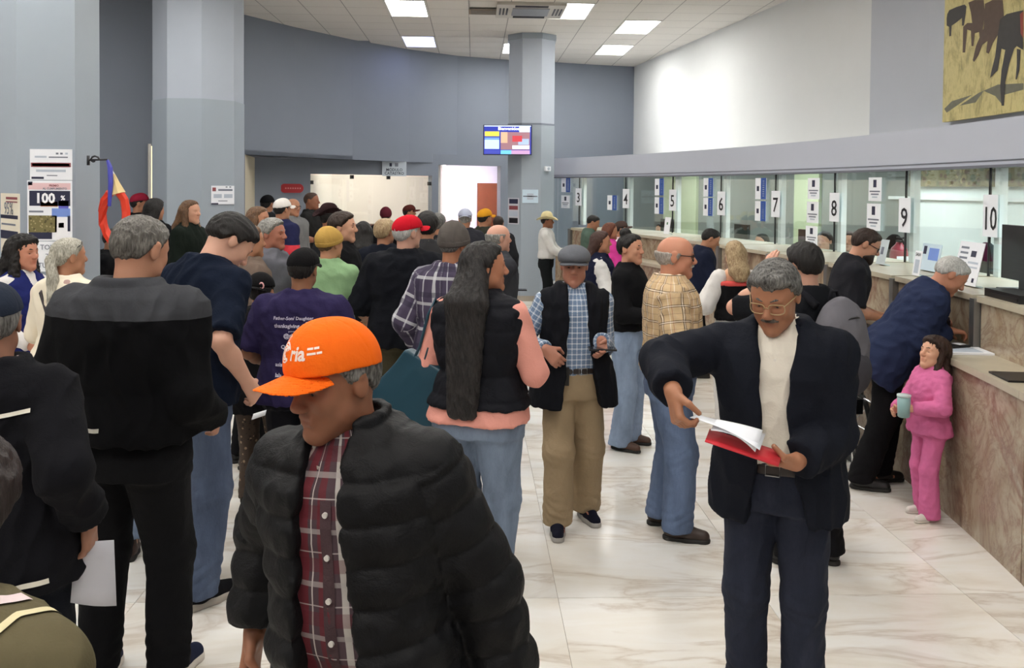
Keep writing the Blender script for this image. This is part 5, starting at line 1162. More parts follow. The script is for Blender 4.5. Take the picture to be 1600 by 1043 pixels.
std('man in brown cap in profile before the office counter', 639, 96, 95, 319, cloth((88, 44, 40)), hat=dict(style='cap', mat=cloth((98, 48, 42))), hatadd=.02)
std('woman with black hair in a dark dotted jacket', 668, 182, 182, 331, blotch('dotted jacket', (34, 33, 36), [(92, 88, 84)], 16, .3), H_BLK, female=True, hx=dict(th=.02, nape=-.1))
std('older person with brown-grey hair in a charcoal coat', 684, 152, 170, 332, DGR, H_SALT)
std('person in pale grey cap and dark jacket before the bright doorway', 727, 126, 182, 325, cloth((58, 58, 66)), H_GREY, hat=dict(style='cap', mat=cloth((186, 192, 212)), backwards=True), hatadd=.02)
std('person in yellow cap and olive grey jacket before the brown door', 757, 120, 140, 325, cloth((66, 66, 58)), hat=dict(style='cap', mat=cloth((226, 158, 40))), hatadd=.02)
std('dark-haired person right beside the yellow cap', 779, 112, 175, 337, DGR, H_DBR)
c34 = std('bald man with grey fringe holding up a phone', 778, 196, 118, 349, cloth((70, 72, 78)), H_GREY, style='bald', sk=(206, 158, 138), Rr={'to': ('px', 785, 460, .0)}, Rh=dict(dir=(.4, -.8, .2), n=(0, .2, 1)))
M_PL2 = stripes_mat('purple plaid', (72, 64, 84), [(.2, .06, (206, 206, 210), .7), (.55, .08, (52, 46, 66), .8), (.8, .02, (196, 196, 204), .7)], [(.25, .06, (206, 206, 210), .6), (.6, .1, (50, 46, 64), .6)], .16, .16)
person('man in grey-brown beanie and purple plaid jacket behind the long-haired woman', 706, 250, 160, top=350, hatadd=.012, group=CROWD, girth=1.08, sk=SKM, seed=35, hy=-14, hp=8, wear=[dict(name='jacket', mat=M_PL2, plaid=True, t=.034, hem=.76, collar=.05)], legs=dict(mat=J_DK), shoes=SH_BLACK, hair=dict(style='short', mat=H_SALT), hat=dict(style='beanie', mat=cloth((98, 92, 88)), rise=.112), L=(.26, -.1, .92))
# 36 -- long-haired woman
c36 = person('woman with very long dark hair, black padded vest, salmon sleeves and jeans', 752, 330, 158, top=378, female=True, girth=1.15, wide=1.1, sk=(178, 122, 94), seed=36, hy=-52, hs=1.03, Rr={'to': (-.20, -.26, 1.06), 'pole': (-.5, 1, -.3)}, L={'to': (.2, -.24, 1.02), 'pole': (.5, 1, 0)},
  wear=[dict(name='sweater', mat=cloth((232, 160, 146), .85, .05), t=.016, hem=.87, collar=.03, flare=.02), dict(name='vest', kind='puffer', mat=cloth((30, 31, 38), .7), t=.036, hem=.945, sleeve=0, collar=.065, quilt=.11)],
  legs=dict(mat=denim((112, 138, 172)), knee=.075, ankle=.062, thigh=.098), shoes=SH_BROWN, hair=dict(style='long', len=.50, w=.085, hb=.055, th=.010, mat=hairmat((16, 14, 14), (52, 48, 47)), rough=.005))
# 37 -- flat cap man
M_PL3 = stripes_mat('blue check', (122, 142, 168), [(.2, .09, (226, 228, 232), .55), (.5, .04, (70, 86, 112), .7), (.8, .09, (88, 108, 136), .6)], [(.2, .09, (226, 228, 232), .5), (.5, .04, (70, 86, 112), .6), (.8, .09, (88, 108, 136), .5)], .032, .032)
def ex_flat(c):
    MB().box((-.026, -.008, -.05), (.026, .014, .05), frame_at(c.tt(-.085, -.15, .955) * c.K, (-.3, -1, 0)) @ Matrix.Rotation(math.pi / 2, 4, 'X')).obj('phone_pouch', rub('pouch', (32, 30, 28), .6), c.root)
c37 = person('older man in grey flat cap, black vest, blue checked shirt and khaki trousers', 899, 274, 8, top=379, hatadd=.012, sk=(176, 124, 104), seed=37, hy=-12, hp=4, Rr={'to': ('px', 852, 545, -.2), 'pole': (-.45, 1, 0)}, L={'to': ('px', 940, 532, -.16), 'pole': (.3, 1, 0)}, Rh=dict(dir=(.6, -.3, -.6), n=(.4, .6, -.3), curl=.5), Lh=dict(dir=(-.1, -.6, -.5), n=(-.4, .3, .6), curl=.5), feet=((.02, .12), (.0, -.08)),
  wear=[dict(name='shirt', mat=M_PL3, plaid=True, t=.014, hem=.95, collar=.055, tuck=True), dict(name='vest', mat=cloth((29, 30, 36)), t=.034, hem=.76, sleeve=0, collar=.06, neck=.07, flare=.12, open=[(.7, -.12, .16), (.95, -.085, .10), (1.25, -.065, .06), (1.4, -.06, .06), (1.5, -.06, .06)], depth=-.02)],
  legs=dict(mat=T_KHAKI, knee=.078, ankle=.074, belt=(84, 64, 48), buckle=.03), shoes=SH_NAVY, hair=dict(style='short', mat=H_GREY), hat=dict(style='flat', mat=cloth((104, 106, 112))), extra=ex_flat)
# 38 -- young woman in black
person('young woman with dark bun in black sweater and pale flared jeans', 985, 208, 62, H=1.60, female=True, sk=(206, 152, 124), seed=38, hy=-8, L=(.12, -.26, 1.08), Rr=(-.12, -.26, 1.08), wear=[dict(name='sweater', mat=cloth((27, 27, 30)), t=.020, hem=.955, collar=.06)], legs=dict(mat=denim((132, 164, 206)), knee=.062, ankle=.082, thigh=.096, hem=.035), shoes=dict(mat=rub('sandal leather', (84, 58, 46))), hair=dict(style='bun', mat=H_BLK, nape=-.07, th=.012))
# 39 -- man in tan plaid
M_PL4 = stripes_mat('tan plaid', (200, 172, 134), [(.2, .018, (40, 36, 40), .85), (.26, .018, (236, 228, 214), .8), (.32, .018, (40, 36, 40), .85), (.7, .012, (150, 60, 50), .6), (.84, .02, (236, 228, 214), .5)], [(.2, .02, (40, 36, 40), .8), (.26, .018, (236, 228, 214), .8), (.32, .02, (40, 36, 40), .8), (.75, .012, (60, 50, 50), .5)], .085, .085)
person('bald man with glasses and moustache in tan plaid shirt and blue jeans', 1052, 276, 84, top=367, girth=1.08, belly=.03, sk=(196, 138, 112), seed=39, hp=4, L=(.2, -.27, 1.05), Rr={'to': (-.2, -.26, 1.02), 'pole': (-.4, 1, -.3)}, feet=((0, .02), (-.03, -.06)), hs=1.04,
  wear=[dict(name='shirt', mat=M_PL4, plaid=True, t=.030, hem=.945, collar=.05, fold=.009)], legs=dict(mat=denim((88, 120, 168)), knee=.078, ankle=.074, thigh=.095, belt=(34, 28, 26)), shoes=SH_BROWN, hair=dict(style='bald', mat=hairmat((120, 112, 104), (200, 192, 184)), rim=.02, moustache=hairmat((150, 146, 140), (200, 198, 194))), extra=lambda c: glasses(c, M_DMETAL))
# counter customers further away
person('brown-haired woman in white blouse and navy vest behind the flat cap man', 938, 165, 88, top=360, group=QUEUE, female=True, sk=SKT, seed=40, wear=[dict(name='blouse', mat=cloth((232, 230, 228)), t=.022, hem=.86), dict(name='vest', mat=cloth((36, 40, 66)), t=.040, hem=.84, sleeve=0)], legs=dict(mat=J_DK), shoes=SH_BLACK, hair=dict(style='long', len=.06, mat=hairmat((54, 34, 28))), L=(.16, -.3, 1.02), Rr=(-.16, -.3, 1.02))
std('woman in bright pink sweater at the counter', 953, 128, 105, 347, cloth((222, 70, 158)), hairmat((88, 50, 36)), style='long', hlen=.04, female=True, group=QUEUE, gname='sweater', L=(.14, -.3, 1.05), Rr=(-.14, -.3, 1.05))
std('man in green shirt with short black hair leaning at the far counter', 922, 106, 85, 334, cloth((92, 112, 100)), H_BLK, group=QUEUE, gname='shirt', gt=.02, hp=22, L=(.14, -.34, 1.06), Rr=(-.14, -.34, 1.06))
std('man in straw cowboy hat and white shirt by the column', 855, 101, 82, 327, cloth((228, 226, 222)), H_BLK, hat=dict(style='cowboy', mat=cloth((232, 218, 170)), curl=2.0), hatadd=.075, group=QUEUE, sk=SKD, gname='shirt', gt=.02, ghem=.96, legs=cloth((34, 38, 40)), L=(.14, -.34, 1.0), Rr=(-.14, -.34, 1.0))
std('person in brown cap and pink patterned top at the counter', 970, 114, 92, 344, blotch('pink pattern', (232, 200, 208), [(196, 70, 110), (240, 232, 232)], 22, .34), hat=dict(style='cap', mat=cloth((96, 78, 72))), hatadd=.02, group=QUEUE, female=True, gname='blouse')
std('man with black hair in navy jacket bent over the counter', 1088, 150, 92, 352, cloth((34, 40, 62)), H_BLK, group=QUEUE, lean=12, hp=14, L=(.14, -.36, 1.06), Rr=(-.14, -.36, 1.06))
def ex_blond(c): pass
person('blond woman in black off-shoulder top with coral band, white sleeves and white trousers', 1150, 190, 188, top=375, group=None, female=True, sk=(214, 166, 134), seed=46, wear=[dict(name='top', mat=cloth((28, 27, 30)), t=.018, hem=.985, sleeve=0, ztop=1.335), dict(name='coral_band', mat=cloth((236, 96, 92)), t=.026, hem=1.30, sleeve=0, ztop=1.35, fold=.002), dict(kind='sleeves', name='sleeve', mat=cloth((236, 232, 228)), t=.03, hem=.8, sleeve=.9, arm=1.3)], legs=dict(mat=cloth((230, 226, 222)), waist=1.0), shoes=SH_WHITE, hair=dict(style='long', len=.06, w=.07, mat=H_BLOND), L=(.20, -.24, 1.10), Rr=(-.2, -.26, 1.08))
# 48 -- man with backpack
c48 = person('man in black with a grey backpack holding one hand to his ear', 1262, 300, 208, top=378, sk=(206, 158, 136), seed=48, hy=-10, L={'to': ('px', 1203, 436, .0), 'pole': (.4, -.6, -1)}, Rr=(-.2, -.25, 1.05), Lh=dict(dir=(-.1, -.1, 1), n=(-1, 0, 0), curl=.25), hp=6, feet=((0, 0), (-.03, .04)),
  wear=[dict(name='t_shirt', mat=cloth((30, 31, 36)), t=.024, sleeve=.46, hem=.82)], legs=dict(mat=cloth((26, 26, 30)), knee=.075, ankle=.072), shoes=SH_BLACK, hair=dict(style='short', mat=H_BLK, th=.014))
def backpack(c):
    bp = empty('backpack'); bp.matrix_world = c.WM; tag(bp, 'grey and black backpack on the back of the man holding his ear', 'backpack'); K = c.K
    f = Field((-.22, .08, .88), (.22, .42, 1.5), .009)
    f.add(sdist_ell((0, .24, 1.2), (.155, .115, .25)), .02).add(sdist_ell((0, .22, 1.12), (.16, .11, .2)), .05); f.cut(lambda X, Y, Z: .125 - Y + 0 * X); V, Q = f.mesh(2); N = vnormals(V, Q); V = V + N * folds(V, .006, 4)[:, None]
    link('main_bag', mesh_np('main_bag', V * K, Q, cloth((112, 110, 116))), bp)
    f = Field((-.2, .2, .88), (.2, .45, 1.25), .009); f.add(sdist_ell((0, .31, 1.08), (.125, .075, .125)), .02); V, Q = f.mesh(2); link('front_pocket', mesh_np('front_pocket', V * K, Q, cloth((84, 82, 88))), bp)
    for sx in (-1, 1):
        MB().tube([Vector(q) * K for q in ((sx * .09, .16, 1.40), (sx * .10, .06, 1.465), (sx * .115, -.06, 1.44), (sx * .13, -.145, 1.30), (sx * .15, -.10, 1.12), (sx * .14, .10, 1.02))], .022 * K, 8).obj('shoulder_strap', cloth((40, 40, 46)), bp, True)
    MB().tube([Vector(q) * K for q in ((-.03, .19, 1.43), (-.02, .19, 1.475), (.02, .19, 1.475), (.03, .19, 1.43))], .009, 6).obj('grab_handle', cloth((40, 40, 46)), bp, True)
    zp = MB().tube([Vector((.12 * math.cos(t), .342 - .05 * abs(math.cos(t)), 1.2 + .16 * math.sin(t))) * K for t in [math.pi * q / 12 for q in range(13)]], .004, 6).obj('zip', M_DMETAL, bp, True)
backpack(c48)
# 49 -- man in black T-shirt at the ledge
person('bearded man with glasses in black t-shirt leaning on the counter ledge', 1316, 208, 76, H=1.69, sk=(196, 146, 120), seed=49, lean=12, hp=16, L={'to': (.10, -.28, 1.02), 'pole': (.6, .8, -.6)}, Rr={'to': (-.10, -.30, 1.02), 'pole': (-.6, .8, -.6)}, Lh=dict(dir=(0, -1, 0), n=(-.3, 0, -1)), Rh=dict(dir=(.2, -1, 0), n=(.3, 0, -1)),
  wear=[dict(name='t_shirt', mat=cloth((44, 44, 50)), t=.022, sleeve=.46, hem=.84)], legs=dict(mat=cloth((40, 42, 50))), shoes=SH_BLACK, hair=dict(style='short', mat=H_DBR, th=.010, beard=hairmat((38, 28, 24))), extra=lambda c: glasses(c, M_DMETAL))
# 50 -- old man in blue blazer
person('white-haired old man in blue blazer and black trousers writing at the counter', 1396, 238, 80, H=1.63, sk=(186, 130, 104), seed=50, lean=34, hp=6, hs=1.05, L={'to': ('px', 1486, 505, .12), 'pole': (.6, .8, -.6)}, Rr={'to': ('px', 1482, 516, -.10), 'pole': (-.5, 1, -.5)}, Lh=dict(dir=(-.2, -1, -.1), n=(0, 0, -1), curl=.6), Rh=dict(dir=(.2, -1, -.1), n=(0, 0, -1), curl=.6), feet=((0, .02), (0, .17)),
  wear=[dict(name='shirt', mat=cloth((60, 50, 56)), t=.012, hem=.95, collar=.04, tuck=True), dict(name='blazer', mat=cloth((50, 60, 92), .85, .08), t=.036, hem=.72, collar=.03, neck=.068, sleeve=.94, flare=.06, fold=.01)], legs=dict(mat=cloth((26, 25, 28)), knee=.075, ankle=.075), shoes=SH_BLACK, hair=dict(style='short', mat=H_WHITE, nape=-.06))
# 51 -- girl in pink
c51 = person('little girl in pink tracksuit with long dark hair leaning against the counter', 1458, 263, -78, H=1.05, female=True, girth=1.0, sk=(214, 164, 136), seed=51, hs=1.34, hp=-10, hy=8, lean=-3, L={'to': (.13, -.26, 1.10), 'pole': (1, 1, -.5)}, Rr={'to': (-.1, -.28, 1.05), 'pole': (-1, 1, -.5)}, cq=.9,
  wear=[dict(name='hoodie', mat=cloth((230, 122, 172)), t=.028, hem=.82, collar=.03)], legs=dict(mat=cloth((228, 120, 170)), knee=.07, ankle=.085, thigh=.085, hem=.03), shoes=SH_WHITE, hair=dict(style='long', len=.30, w=.10, th=.02, side=2, rough=.008, mat=hairmat((30, 21, 18), (70, 48, 38))), feet=((0, -.06), (0, .03)))
def hood(c):
    f = Field((-.2, .02, 1.2), (.2, .3, 1.5), .012); f.add(sdist_ell(c.tt(0, .14, 1.36), (.11, .06, .09)), .02); V, Q = f.mesh(2); part(c, 'hood', V, Q, cloth((230, 122, 172)))
hood(c51)
# staff behind the glass
STAFF = 'clerks seated behind the glass'
def clerk(label, x, s, top, yaw, mat, hairm=H_BLK, style='long'):
    person(label, x, s, yaw, top=top, group=STAFF, female=True, sk=SKL, seed=int(x), hs=1.2, wear=[dict(name='blouse', mat=mat, t=.02, hem=.8)], legs=dict(mat=T_BLK), hair=dict(style=style, len=.12, mat=hairm), shoes=SH_BLACK)
clerk('clerk with long black hair and green lanyard behind counter seven', 1192, 118, 366, -60, cloth((60, 110, 70)))
clerk('clerk in black and green leaning beside the notices of counter eight', 1290, 132, 363, -50, cloth((40, 60, 46)))
clerk('clerk with swept-up dark hair behind the bearded customer', 1330, 130, 363, -40, cloth((70, 60, 64)), H_DBR, 'short')
clerk('clerk behind the far counter next to number four', 1034, 95, 350, -60, cloth((60, 60, 70)))
# ------------------------------------------------------------------ fittings, signs and small things
def face_sheet(name, label, cat, px0, px1, py0, py1, d, nrm, mat=None, bars=(), texts=(), group=None):
    """sheet on a plane through the pixel centre at depth d with the given normal; its size follows from the plane"""
    cx, cy = (px0 + px1) / 2, (py0 + py1) / 2; P = pix(cx, cy, d); n = Vector(nrm).normalized()
    def hit(px, py): r = ray(px, py); return CO + r * ((P - CO).dot(n) / r.dot(n))
    w = (hit(px1, cy) - hit(px0, cy)).length; h = (hit(cx, py1) - hit(cx, py0)).length
    return sheet_thing(name, label, cat, frame_at(P, n), w, h, mat or M_PAPER, bars, texts, group)
def facet_sheet(name, label, cat, C, A, n, px0, px1, py0, py1, **k):
    n = Vector(n).normalized(); q = C + n * (A * 1.012 + .004); r = ray((px0 + px1) / 2, (py0 + py1) / 2); P = CO + r * ((q - CO).dot(n) / r.dot(n))
    return face_sheet(name, label, cat, px0, px1, py0, py1, P.y, n, **k)
# posters on the wide column
d1 = C1.y - A1 * 1.012 - 0.004; M_CREAMP = plain('cream paper', (236, 228, 210), .7, .01); M_ORG = plain('orange print', (176, 106, 66), .6); M_LILAC = plain('violet print', (96, 96, 196), .6); M_SKYP = plain('sky print', (120, 150, 222), .6)
M_LANDP = blotch('landscape print', (118, 110, 70), [(84, 78, 48), (160, 146, 104)], 30, .42); M_WHP = plain('white print block', (248, 248, 252), .6)
face_sheet('notice_sheet', 'white notice with a maroon outlined box above the poster with the big hundred', 'notice', 47, 113, 233, 281, d1, (0, -1, 0), None,
  [(.03, .44, .97, .58, M_MAROON), (.06, .465, .94, .555, M_PINKP), (.12, .22, .4, .28, M_LINK), (.45, .24, .9, .28, M_GINK), (.15, .66, .85, .74, M_LINK), (.4, .84, .65, .87, M_GINK), (.04, .9, .33, .97, M_NAVYP), (.62, .11, .68, .17, M_GINK), (.72, .11, .78, .17, M_GINK), (.84, .11, .9, .17, M_LINK)])
face_sheet('poster', 'tall poster with a large white hundred percent on navy over a landscape', 'poster', 43, 113, 282, 376, d1, (0, -1, 0), None,
  [(.03, .04, .97, .15, M_PINKP), (.05, .17, .96, .42, M_NAVYP), (.3, .35, .68, .43, M_ORG), (.7, .33, .92, .46, M_LILAC), (.55, .46, .96, .60, M_SKYP), (.04, .50, .36, .53, M_GINK), (.03, .58, .66, .86, M_LANDP), (.03, .86, .55, .97, M_NAVYP), (.62, .60, .9, .90, M_WHP), (.70, .70, .82, .78, M_NAVYP), (.60, .9, .97, .99, M_WHP), (.90, .58, .96, .84, M_NAVYP), (.02, .02, .12, .08, M_NAVYP)],
  [('100', .40, .30, .105, M_WHP, .004), ('%', .80, .29, .05, M_WHP, .002), ('AL CUMPLIMIENTO', .62, .135, .022, M_GINK, .0008), ('PREMIO', .6, .085, .022, M_MAROON, .0008)])
face_sheet('notice_sheet', 'white turn notice with grey capital letters below the tall poster', 'notice', 40, 118, 377, 424, d1, (0, -1, 0), None, [], [('TOMA', .5, .2, .055, M_GINK, .0006), ('TU', .5, .5, .055, M_GINK, .0006), ('TURNO', .5, .8, .055, M_GINK, .0006)])
facet_sheet('poster', 'cream poster with a percentage figure on the turned face of the poster column', 'poster', C1, A1, (-.707, -.707, 0), 2, 31, 302, 396, mat=M_CREAMP, bars=[(.3, .06, .9, .1, M_MAROON), (.3, .13, .9, .15, M_MAROON), (.0, .36, .92, .42, M_NAVYP), (.05, .5, .8, .53, M_GINK), (.0, .62, .92, .76, M_NAVYP)], texts=[('95%', .45, .26, .12, M_GINK, .001)])
# notice on the second column
q2 = (A2 * 1.012) ; n2 = Vector((.707, -.707, 0)); pc2 = C2 + n2 * (q2 + .008)
rr = ray(348, 304); tpl = (pc2 - CO).dot(n2) / rr.dot(n2); P = CO + rr * tpl; P = P - n2 * (P - pc2).dot(n2)
face_sheet('notice_sheet', 'small white notice with a maroon emblem alone on the grey column', 'notice', 330, 366, 290, 319, P.y, n2, None, [(.05, .1, .2, .3, M_MAROON), (.3, .18, .92, .28, M_GINK), (.1, .45, .45, .66, M_LINK), (.55, .45, .92, .66, M_LINK), (.3, .8, .7, .84, M_GINK), (.0, .93, .3, 1.0, M_NAVYP), (.62, .04, .7, .1, M_GINK), (.78, .04, .86, .1, M_GINK)])
# television on the third column
dt = C3.y - A3 - .22
tv = empty('television'); tv.matrix_world = frame_at(pix(793, 218.5, dt), (-.06, -1, 0)); tag(tv, 'wall television with a bright blue information screen on the column', 'television')
k = dt / FPX; tw, th_ = 76 * k, 47 * k
MB().box((-tw / 2, -th_ / 2, -.05), (tw / 2, th_ / 2, 0)).obj('casing', M_BLACKP, tv)
sc = MB().box((-tw / 2 + .012, -th_ / 2 + .014, 0), (tw / 2 - .012, th_ / 2 - .012, .003)).obj('screen', emit('screen blue', (36, 52, 160), .5), tv)
def scr(x0, y0, x1, y1, c, e=.5, z=.004): MB().box((x0 * tw - tw / 2, th_ / 2 - y1 * th_, .003), (x1 * tw - tw / 2, th_ / 2 - y0 * th_, z + .001)).obj('screen_block', emit('screen %d %d %d' % c, c, e), sc)
for a in ((.03, .22, .33, .38, (226, 210, 80)), (.03, .42, .33, .5, (110, 150, 220)), (.03, .5, .33, .8, (190, 220, 236)), (.03, .84, .34, .97, (60, 70, 170)), (.36, .84, .58, .97, (110, 190, 230)), (.58, .84, .96, .97, (190, 150, 190)), (.36, .24, .96, .82, (150, 110, 120)), (.36, .24, .5, .6, (206, 170, 140)), (.5, .3, .62, .7, (236, 206, 170)), (.6, .36, .8, .56, (190, 60, 70)), (.72, .46, .94, .66, (160, 180, 220)), (.60, .68, .95, .8, (226, 240, 246)), (.74, .05, .96, .24, (214, 234, 246)), (.02, .02, .98, .06, (190, 200, 240))): scr(*a[:4], a[4], z=.004 + .0006 * random.random())
text_on('Bienvenidos', .075, Matrix.Translation((.02, th_ / 2 - .13 * th_, .006)), emit('screen white', (245, 248, 255), 1.0), sc, bold=.001)
MB().box((-.12, -.1, -.30), (.12, .1, -.05)).obj('wall_bracket', M_DMETAL, tv)
# other things on that column
facet_sheet('notice_sheet', 'strip of dark and white notices on the television column', 'notice', C3, A3, (-.707, -.707, 0), 794, 811, 309, 350, mat=plain('pale card', (206, 206, 214), .6), bars=[(.1, .04, .9, .22, M_NAVYP), (.1, .3, .9, .45, M_MAROON), (.1, .5, .9, .7, M_LINK), (.1, .76, .9, .96, M_INK)])
facet_sheet('notice_sheet', 'pale blue notice with a central crest on the television column', 'notice', C3, A3, (0, -1, 0), 816, 841, 296, 317, mat=plain('pale blue paper', (206, 226, 240), .6), bars=[(.3, .3, .7, .75, M_LINK), (.05, .46, .95, .54, M_GINK)])
e_ = empty('emergency_light'); e_.matrix_world = frame_at(pix(853, 263.5, C3.y - A3 * .72), (.707, -.707, 0)); tag(e_, 'small white emergency lamp unit on the television column', 'lamp')
MB().box((-.06, -.04, -.03), (.06, .04, .06)).obj('housing', M_PAPER, e_); MB().tube([(.0, 0, .06), (0, 0, .075)], .025, 10).obj('lens', M_LINK, e_)
# signs by the office
pl = lw(455); rs = empty('wall_plate'); rs.matrix_world = frame_at((pl[0] + .02, pl[1] - .05, pix(455, 294, pl[1]).z), (.45, -1, 0)); tag(rs, 'red rounded plate with small white lettering on the dark recess wall', 'sign')
k = pl[1] / FPX; w_, h_ = 36 * k, 14 * k
MB().prism([(math.copysign(w_ / 2 - h_ / 2, math.cos(t)) + h_ / 2 * math.cos(t), h_ / 2 * math.sin(t)) for t in [2 * math.pi * (q + .5) / 24 for q in range(24)]], 0, .03).obj('plate', rub('red plate', (176, 34, 42), .5), rs)
for q in range(7): MB().box((-.12 + q * .042, -.012, .03), (-.12 + q * .042 + .026, .014, .032)).obj('lettering', rub('worn white print', (216, 130, 130), .6), rs)
pl = lw(616); face_sheet('notice_sheet', 'white office sign in dark letters above the long bright window', 'sign', 597, 635, 252, 275, pl[1] - .1, (.45, -1, 0), plain('pale board', (196, 206, 216), .6), [(.3, .12, .4, .35, M_NAVYP), (.52, .12, .66, .35, M_GINK)], [('MÓDULO', .5, .58, .075, M_NAVYP, .001), ('CATASTRO', .5, .82, .075, M_NAVYP, .001)])
# wrought-iron hook with ribbon and the big bent pencil
hk = empty('wall_hook', C1 + Vector((A1 + .0, 0, 0))); tag(hk, 'wrought iron scroll hook on the poster column', 'hook'); dh = C1.y - A1 * .35
hp_ = [pix(147 + (9 - .95 * q) * math.cos(q * .7), 250 - (8 - .85 * q) * math.sin(q * .7), dh) for q in range(9)]
mb = MB(); mb.tube([p - hk.location for p in hp_], .008, 6); mb.tube([pix(137, 250, dh) - hk.location, pix(168, 249, dh) - hk.location], .008, 6); mb.tube([pix(138, 243, dh) - hk.location, pix(138, 258, dh) - hk.location], .012, 6); mb.obj('scroll', M_DMETAL, hk, True)
pn = empty('pencil_decoration', pix(178, 330, dh)); tag(pn, 'giant red bent pencil decoration with a wooden tip hanging by the column', 'decoration')
def rel(px, py, dd=0.0): return pix(px, py, dh + dd) - pn.location
loop = [(186, 300), (194, 312), (197, 330), (197, 352), (194, 374), (187, 394), (177, 380), (168, 366), (161, 350), (160, 330), (164, 312), (172, 301)]
MB().tube([rel(x, y, .02 * math.sin(i)) for i, (x, y) in enumerate(loop)], .036, 6).obj('barrel', rub('red lacquer', (226, 58, 26), .45), pn)
MB().tube([rel(184, 303), rel(180, 290), rel(176, 272)], [.062, .045, .018], 8).obj('wood_tip', rub('pale wood', (222, 196, 140), .6), pn); MB().tube([rel(176, 273), rel(174, 264)], [.02, .004], 8).obj('lead', rub('white lead', (226, 226, 226), .5), pn)
MB().tube([rel(168, 250, -.05), rel(172, 262, -.05), rel(173, 285, -.06), rel(171, 322, -.06)], [.012, .022, .02, .014], 6).obj('ribbon', rub('blue ribbon', (72, 74, 176), .5), pn)

# mural on the front stretch of the right wall
ma, mbb = Vector((4.285, 9.0, 0)), Vector((4.345, 6.2, 0)); ud = (mbb - ma).normalized(); mn = Vector((ud.y, -ud.x, 0)); mn = mn if mn.x < 0 else -mn
mp0 = ma + mn * .05
def onm(px, py): r = ray(px, py); return CO + r * ((mp0 - CO).dot(mn) / r.dot(mn))
mu = empty('mural'); Mm = frame_at(mp0, mn); mu.matrix_world = Mm; tag(mu, 'large painting of dark cattle grazing on yellow grass high on the wall', 'painting'); Mi = Mm.inverted()
t = NT('painted field'); co = t.coord(); n1 = t.noise(t.coord('Object', (1, .6, 1)), 5, 7, .65, .6); n3 = t.noise(t.coord('Object', (3, .7, 1)), 14, 5, .7)
t.l(t.ramp(t.math('ADD', t.math('MULTIPLY', n1.outputs[0], .65), t.math('MULTIPLY', n3.outputs[0], .35)), [(.3, lin((120, 114, 92))), (.42, lin((178, 164, 108))), (.52, lin((212, 198, 136))), (.62, lin((190, 178, 120))), (.75, lin((218, 210, 170)))]), t.b.inputs['Base Color']); t.b.inputs['Roughness'].default_value = .55
c0_ = Mi @ onm(1473, 191); c1_ = Mi @ onm(1600, 169)
MB().box((c0_.x, c0_.y, -.03), (c0_.x + 2.6, c0_.y + 1.75, .004)).obj('canvas', t.m, mu)
CW_D = plain('dark cow paint', (64, 60, 58), .6, .2, 20); CW_B = plain('brown cow paint', (100, 78, 64), .6, .2, 20); CW_S = plain('painted shadow', (124, 122, 104), .6, .2, 20); CW_R = plain('red bridle paint', (150, 60, 48), .6)
def daub(pts, m, nm='painted_cow', z=.005):
    q = [Mi @ onm(x, y) for x, y in pts]; MB().add([(p.x, p.y, z) for p in q], [tuple(range(len(q)))]).obj(nm, m, mu)
daub([(1500, 165), (1530, 145), (1560, 132), (1600, 130), (1600, 140), (1570, 148), (1568, 165), (1556, 150), (1538, 142), (1525, 160)], CW_S, 'painted_shadow', .0045)
daub([(1476, 170), (1488, 158), (1520, 148), (1500, 162), (1480, 176)], CW_S, 'painted_shadow', .0046)
daub([(1481, 22), (1484, 16), (1495, 11), (1508, 7), (1511, 10), (1510, 20), (1507, 40), (1504, 40), (1504, 28), (1494, 36), (1488, 40), (1487, 56), (1484, 57), (1484, 42), (1480, 40), (1480, 28)], CW_D, z=.0055)
daub([(1514, 4), (1524, 0), (1538, 0), (1540, 20), (1537, 44), (1535, 64), (1532, 64), (1531, 50), (1524, 52), (1522, 72), (1519, 72), (1518, 48), (1512, 46), (1509, 82), (1505, 82), (1506, 42), (1512, 36), (1520, 36), (1518, 20)], CW_B, z=.006)
daub([(1540, 6), (1552, 0), (1568, 0), (1570, 30), (1562, 52), (1552, 68), (1546, 84), (1542, 82), (1544, 64), (1536, 70), (1530, 86), (1523, 97), (1521, 94), (1526, 72), (1532, 58), (1538, 44)], CW_B, z=.0065)
daub([(1564, 30), (1574, 22), (1590, 18), (1600, 16), (1600, 78), (1590, 72), (1586, 76), (1578, 100), (1572, 128), (1570, 165), (1566, 165), (1564, 134), (1566, 110), (1572, 78), (1566, 76), (1560, 110), (1548, 122), (1550, 112), (1556, 88), (1560, 56)], CW_D, 'painted_horse', .007)
daub([(1590, 76), (1596, 78), (1594, 110), (1590, 124), (1588, 124), (1590, 100)], CW_D, 'painted_horse', .0068); daub([(1595, 22), (1600, 18), (1600, 60), (1596, 52)], CW_R, 'painted_bridle', .0075)
# strip of painting inside the booths
bm_ = empty('booth_mural', off(9.8, -2.2) + (2.1,)); tag(bm_, 'long low green and brown painting strip on the wall behind the glass', 'painting')
for a_, b_ in ((11.2, 9.9), (9.88, 8.6), (8.58, 7.3)):
    o = band('canvas', a_, b_, -2.2, -2.23, 2.01, 2.23, blotch('strip painting', (112, 104, 76), [(84, 88, 66), (140, 128, 96), (96, 78, 62)], 7, .5), bm_, 4); o.matrix_parent_inverse = Matrix.Translation(bm_.location).inverted()

